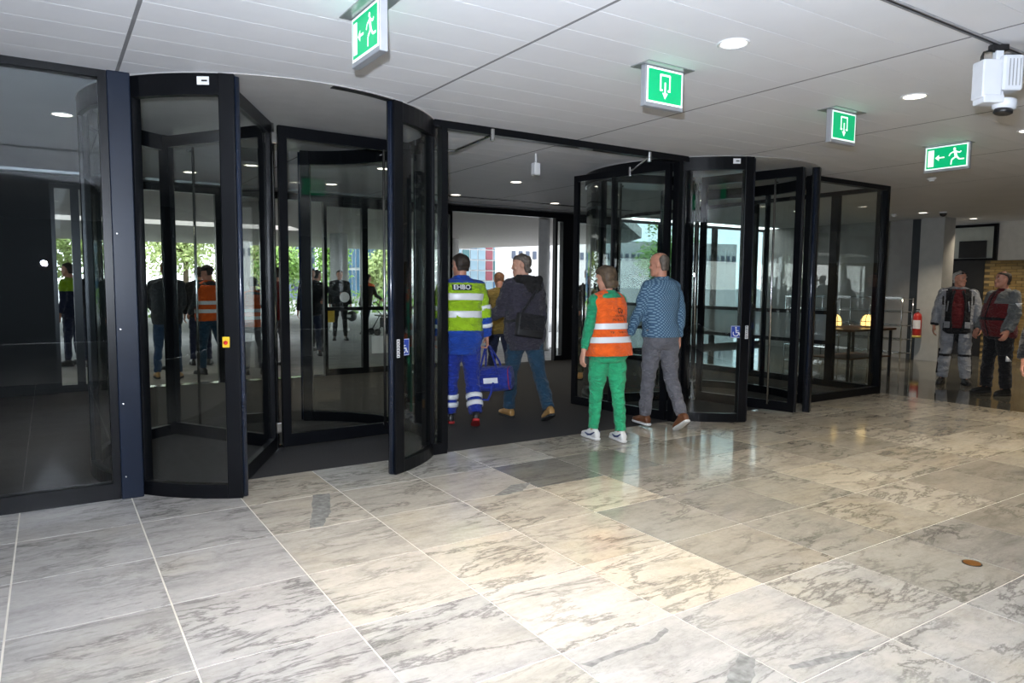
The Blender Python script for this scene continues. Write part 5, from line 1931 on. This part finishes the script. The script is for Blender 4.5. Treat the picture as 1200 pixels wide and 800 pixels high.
# ---- sleeve and hand at the right picture edge
person('person in a black jacket cut off by the right picture edge', 7.17, 2.44, 112, 1.74, dict(lean=0, armR=(6, 13, 16, 4), armL=(0, 8, 10, 0)), girth=1.1, top=dict(mats=[C_BLACKF], off=.034, hem=-.14, arm=(.078, .07, .056)), pants=dict(mats=[C_BLACKF]), shoes=dict(mat=L_BLACK), hair=dict(style='short', mat=HAIR_DB), skin=SKIN_R)

# ---- people outside
walk = dict(lean=3, legL=(12, 6, 0, 2, 6), legR=(-12, 14, 20, 2, 6))
stand = dict(lean=1, legL=(2, 2, 0, 4, 10), legR=(-1, 2, 0, 4, 10))


def outside(label, x, y, yaw, h, pose, top, pants, hair, vest=None, skin=SKIN_R, **kw):
    return person(label, x, y, yaw, h, pose, top=top, pants=pants, vest=vest, shoes=kw.pop('shoes', dict(mat=L_BLACK)), hair=hair, skin=skin, fine=False, group=None, **kw)


VEST = dict(mats=[C_ORANGE], off=.038, hem=-.08, flare=.015, bands=((.185, .245), (.050, .110)))
outside('bald man in dark sweater and jeans outside, seen through the left curved glass', 1.52, 12.15, -8, 1.80, dict(stand, armL=(14, 8, 50, 14), armR=(14, 8, 50, 14), legL=(8, 6, 0, 6, 8)), dict(mats=[C_DGREY], off=.03, hem=-.12, name='sweater'), dict(mats=[C_JEANB]), dict(style='buzz', mat=HAIR_R), girth=1.15, shoes=dict(mat=L_TAN))
outside('man in black cap and orange safety vest outside', 2.20, 12.5, 22, 1.76, dict(stand, head=(-30, 4), armL=(10, 8, 40, 12), armR=(6, 8, 30, 12), legR=(-8, 6, 4, 8, 12)), dict(mats=[C_DGREY], off=.026, hem=-.05), dict(mats=[C_JEAN]), dict(style='cap', mat=HAIR_DB, cap=C_BLACKF), VEST, girth=1.1)
outside('short person in orange safety vest and grey trousers outside', 2.80, 12.1, -4, 1.58, dict(stand, head=(0, 10)), dict(mats=[C_DGREY], off=.022, hem=-.05), dict(mats=[C_GREYJ]), dict(style='short', mat=HAIR_DB), VEST, girth=1.12)
outside('person in dark red jacket beside the right orange vest outside', 3.42, 13.0, 30, 1.76, dict(stand, armL=(60, 10, 30, 0), armR=(5, 8, 15, 4)), dict(mats=[C_REDJ], off=.03, hem=-.12), dict(mats=[C_GREYJ]), dict(style='short', mat=HAIR_DB))
outside('person in black at the left edge of the curved glass outside', 1.02, 13.2, 10, 1.74, stand, dict(mats=[C_BLACKF], off=.03, hem=-.14), dict(mats=[C_JEANB]), dict(style='short', mat=HAIR_DB))
outside('man in black cap looking left behind the bald man', 1.80, 13.6, 80, 1.74, stand, dict(mats=[C_DGREY], off=.03, hem=-.10), dict(mats=[C_NAVY]), dict(style='cap', mat=HAIR_DB, cap=C_BLACKF))
outside('dark-haired person behind the black-capped steward outside', 2.28, 13.9, -10, 1.76, stand, dict(mats=[C_BLACKF], off=.03, hem=-.10), dict(mats=[C_NAVY]), dict(style='short', mat=HAIR_DB))
outside('man with a yellow hi-vis collar seen through the large left pane', .32, 14.9, 60, 1.80, stand, dict(mats=[C_NAVY, C_HIV], off=.03, hem=-.12, zone=lambda F, X, Y, Z: 1 if (Vector((X, Y, Z)) - F.P).dot(F.S) > .34 else 0), dict(mats=[C_NAVY]), dict(style='short', mat=HAIR_DB))
outside('man in dark clothes walking, seen through the large left pane', .66, 14.2, 10, 1.80, walk, dict(mats=[C_BLACKF], off=.03, hem=-.14), dict(mats=[C_NAVY]), dict(style='short', mat=HAIR_DB))
outside('stout person in black at the left of the group in the forecourt', 4.55, 14.6, 160, 1.78, dict(stand, armL=(20, 10, 60, 10)), dict(mats=[C_BLACKF], off=.034, hem=-.14), dict(mats=[C_NAVY]), dict(style='short', mat=HAIR_DB), girth=1.15)
outside('person in dark jacket reaching out in the forecourt', 4.90, 15.4, -60, 1.76, dict(stand, armR=(60, 6, 20, 0)), dict(mats=[C_DGREY], off=.03, hem=-.12), dict(mats=[C_BLACKF]), dict(style='short', mat=HAIR_DB))
FB = outside('man in black holding a helmet before the round column', 6.35, 18.0, 165, 1.80, dict(stand, armR=(4, 10, 10, 4)), dict(mats=[C_BLACKF], off=.036, hem=-.14), dict(mats=[C_BLACKF]), dict(style='short', mat=HAIR_DB), girth=1.1)
FS = outside('person with orange collar pushing a walker in the forecourt', 7.45, 19.0, -60, 1.72, dict(walk, lean=10, armL=(30, 6, 40, 0), armR=(30, 6, 40, 0)), dict(mats=[C_BLACKF, C_ORANGE], off=.03, hem=-.10, zone=lambda F, X, Y, Z: 1 if (Vector((X, Y, Z)) - F.P).dot(F.S) > .47 else 0), dict(mats=[C_NAVY]), dict(style='short', mat=HAIR_DB))
outside('person in dark coat near the edge of the revolving door glass', 8.70, 19.3, 120, 1.74, stand, dict(mats=[C_BLACKF], off=.03, hem=-.20), dict(mats=[C_NAVY]), dict(style='short', mat=HAIR_DB))
# helmet and yellow jerrycan of the man in black
p = FB.W @ (FB.wr['L'] + FB.fd['L'] * .2)
hl = thing('helmet', 'black and white helmet held by the man in black', 'helmet', (p.x, p.y, p.z - .12))
MB().ell((p.x, p.y, p.z - .1), .13, .15, .14, 18, 10).build('shell', L_BLACK, hl, True)
MB().arc(p.x, p.y, .128, .140, 190, 300, p.z - .13, p.z - .06, 10).build('visor', L_WHITE, hl)
p = FB.W @ (FB.wr['R'] + FB.fd['R'] * .1)
yb = thing('yellow_bag', 'small yellow bag beside the man in black', 'bag', (p.x, p.y, p.z - .36))
MB().rbox(p.x - .13, p.x + .13, p.y - .06, p.y + .06, p.z - .36, p.z - .04, .03).build('bag_body', M_YEL, yb, True)
MB().tube([(p.x - .06, p.y, p.z - .05), (p.x - .04, p.y, p.z + .02), (p.x + .04, p.y, p.z + .02), (p.x + .06, p.y, p.z - .05)], .01, 6).build('handle', M_BLACK, yb)
# walker
wx, wy = 8.05, 19.25
wk = thing('walker', 'black wheeled walker pushed across the forecourt', 'walker', (wx, wy, 0))
for dx in (-.25, .25):
    for dy in (-.24, .24):
        w_ = MB().lathe([(0, -.02), (.10, -.02), (.10, .02), (0, .02)], (0, 0, 0), 16, Matrix.Translation((wx + dx, wy + dy, .10)) @ Matrix.Rotation(R(90), 4, 'X'))
        w_.build('wheel', M_BLACK, wk)
    
for dy in (-.24, .24):
    MB().tube([(wx - .25, wy + dy, .10), (wx + .05, wy + dy, .60), (wx - .28, wy + dy, .95), (wx - .38, wy + dy, .95)], .016, 8).build('frame', M_BLACK, wk)
    MB().tube([(wx + .25, wy + dy, .10), (wx + .05, wy + dy, .60)], .016, 8).build('frame', M_BLACK, wk)
MB().rbox(wx - .14, wx + .16, wy - .24, wy + .24, .54, .58, .01).build('seat', M_BLACK, wk)
MB().rbox(wx + .0, wx + .2, wy - .2, wy + .2, .22, .5, .02).build('basket', C_BLACKF, wk)
for o in bpy.data.objects:
    if o.type == 'MESH' and '_org' in o:
        del o['_org']
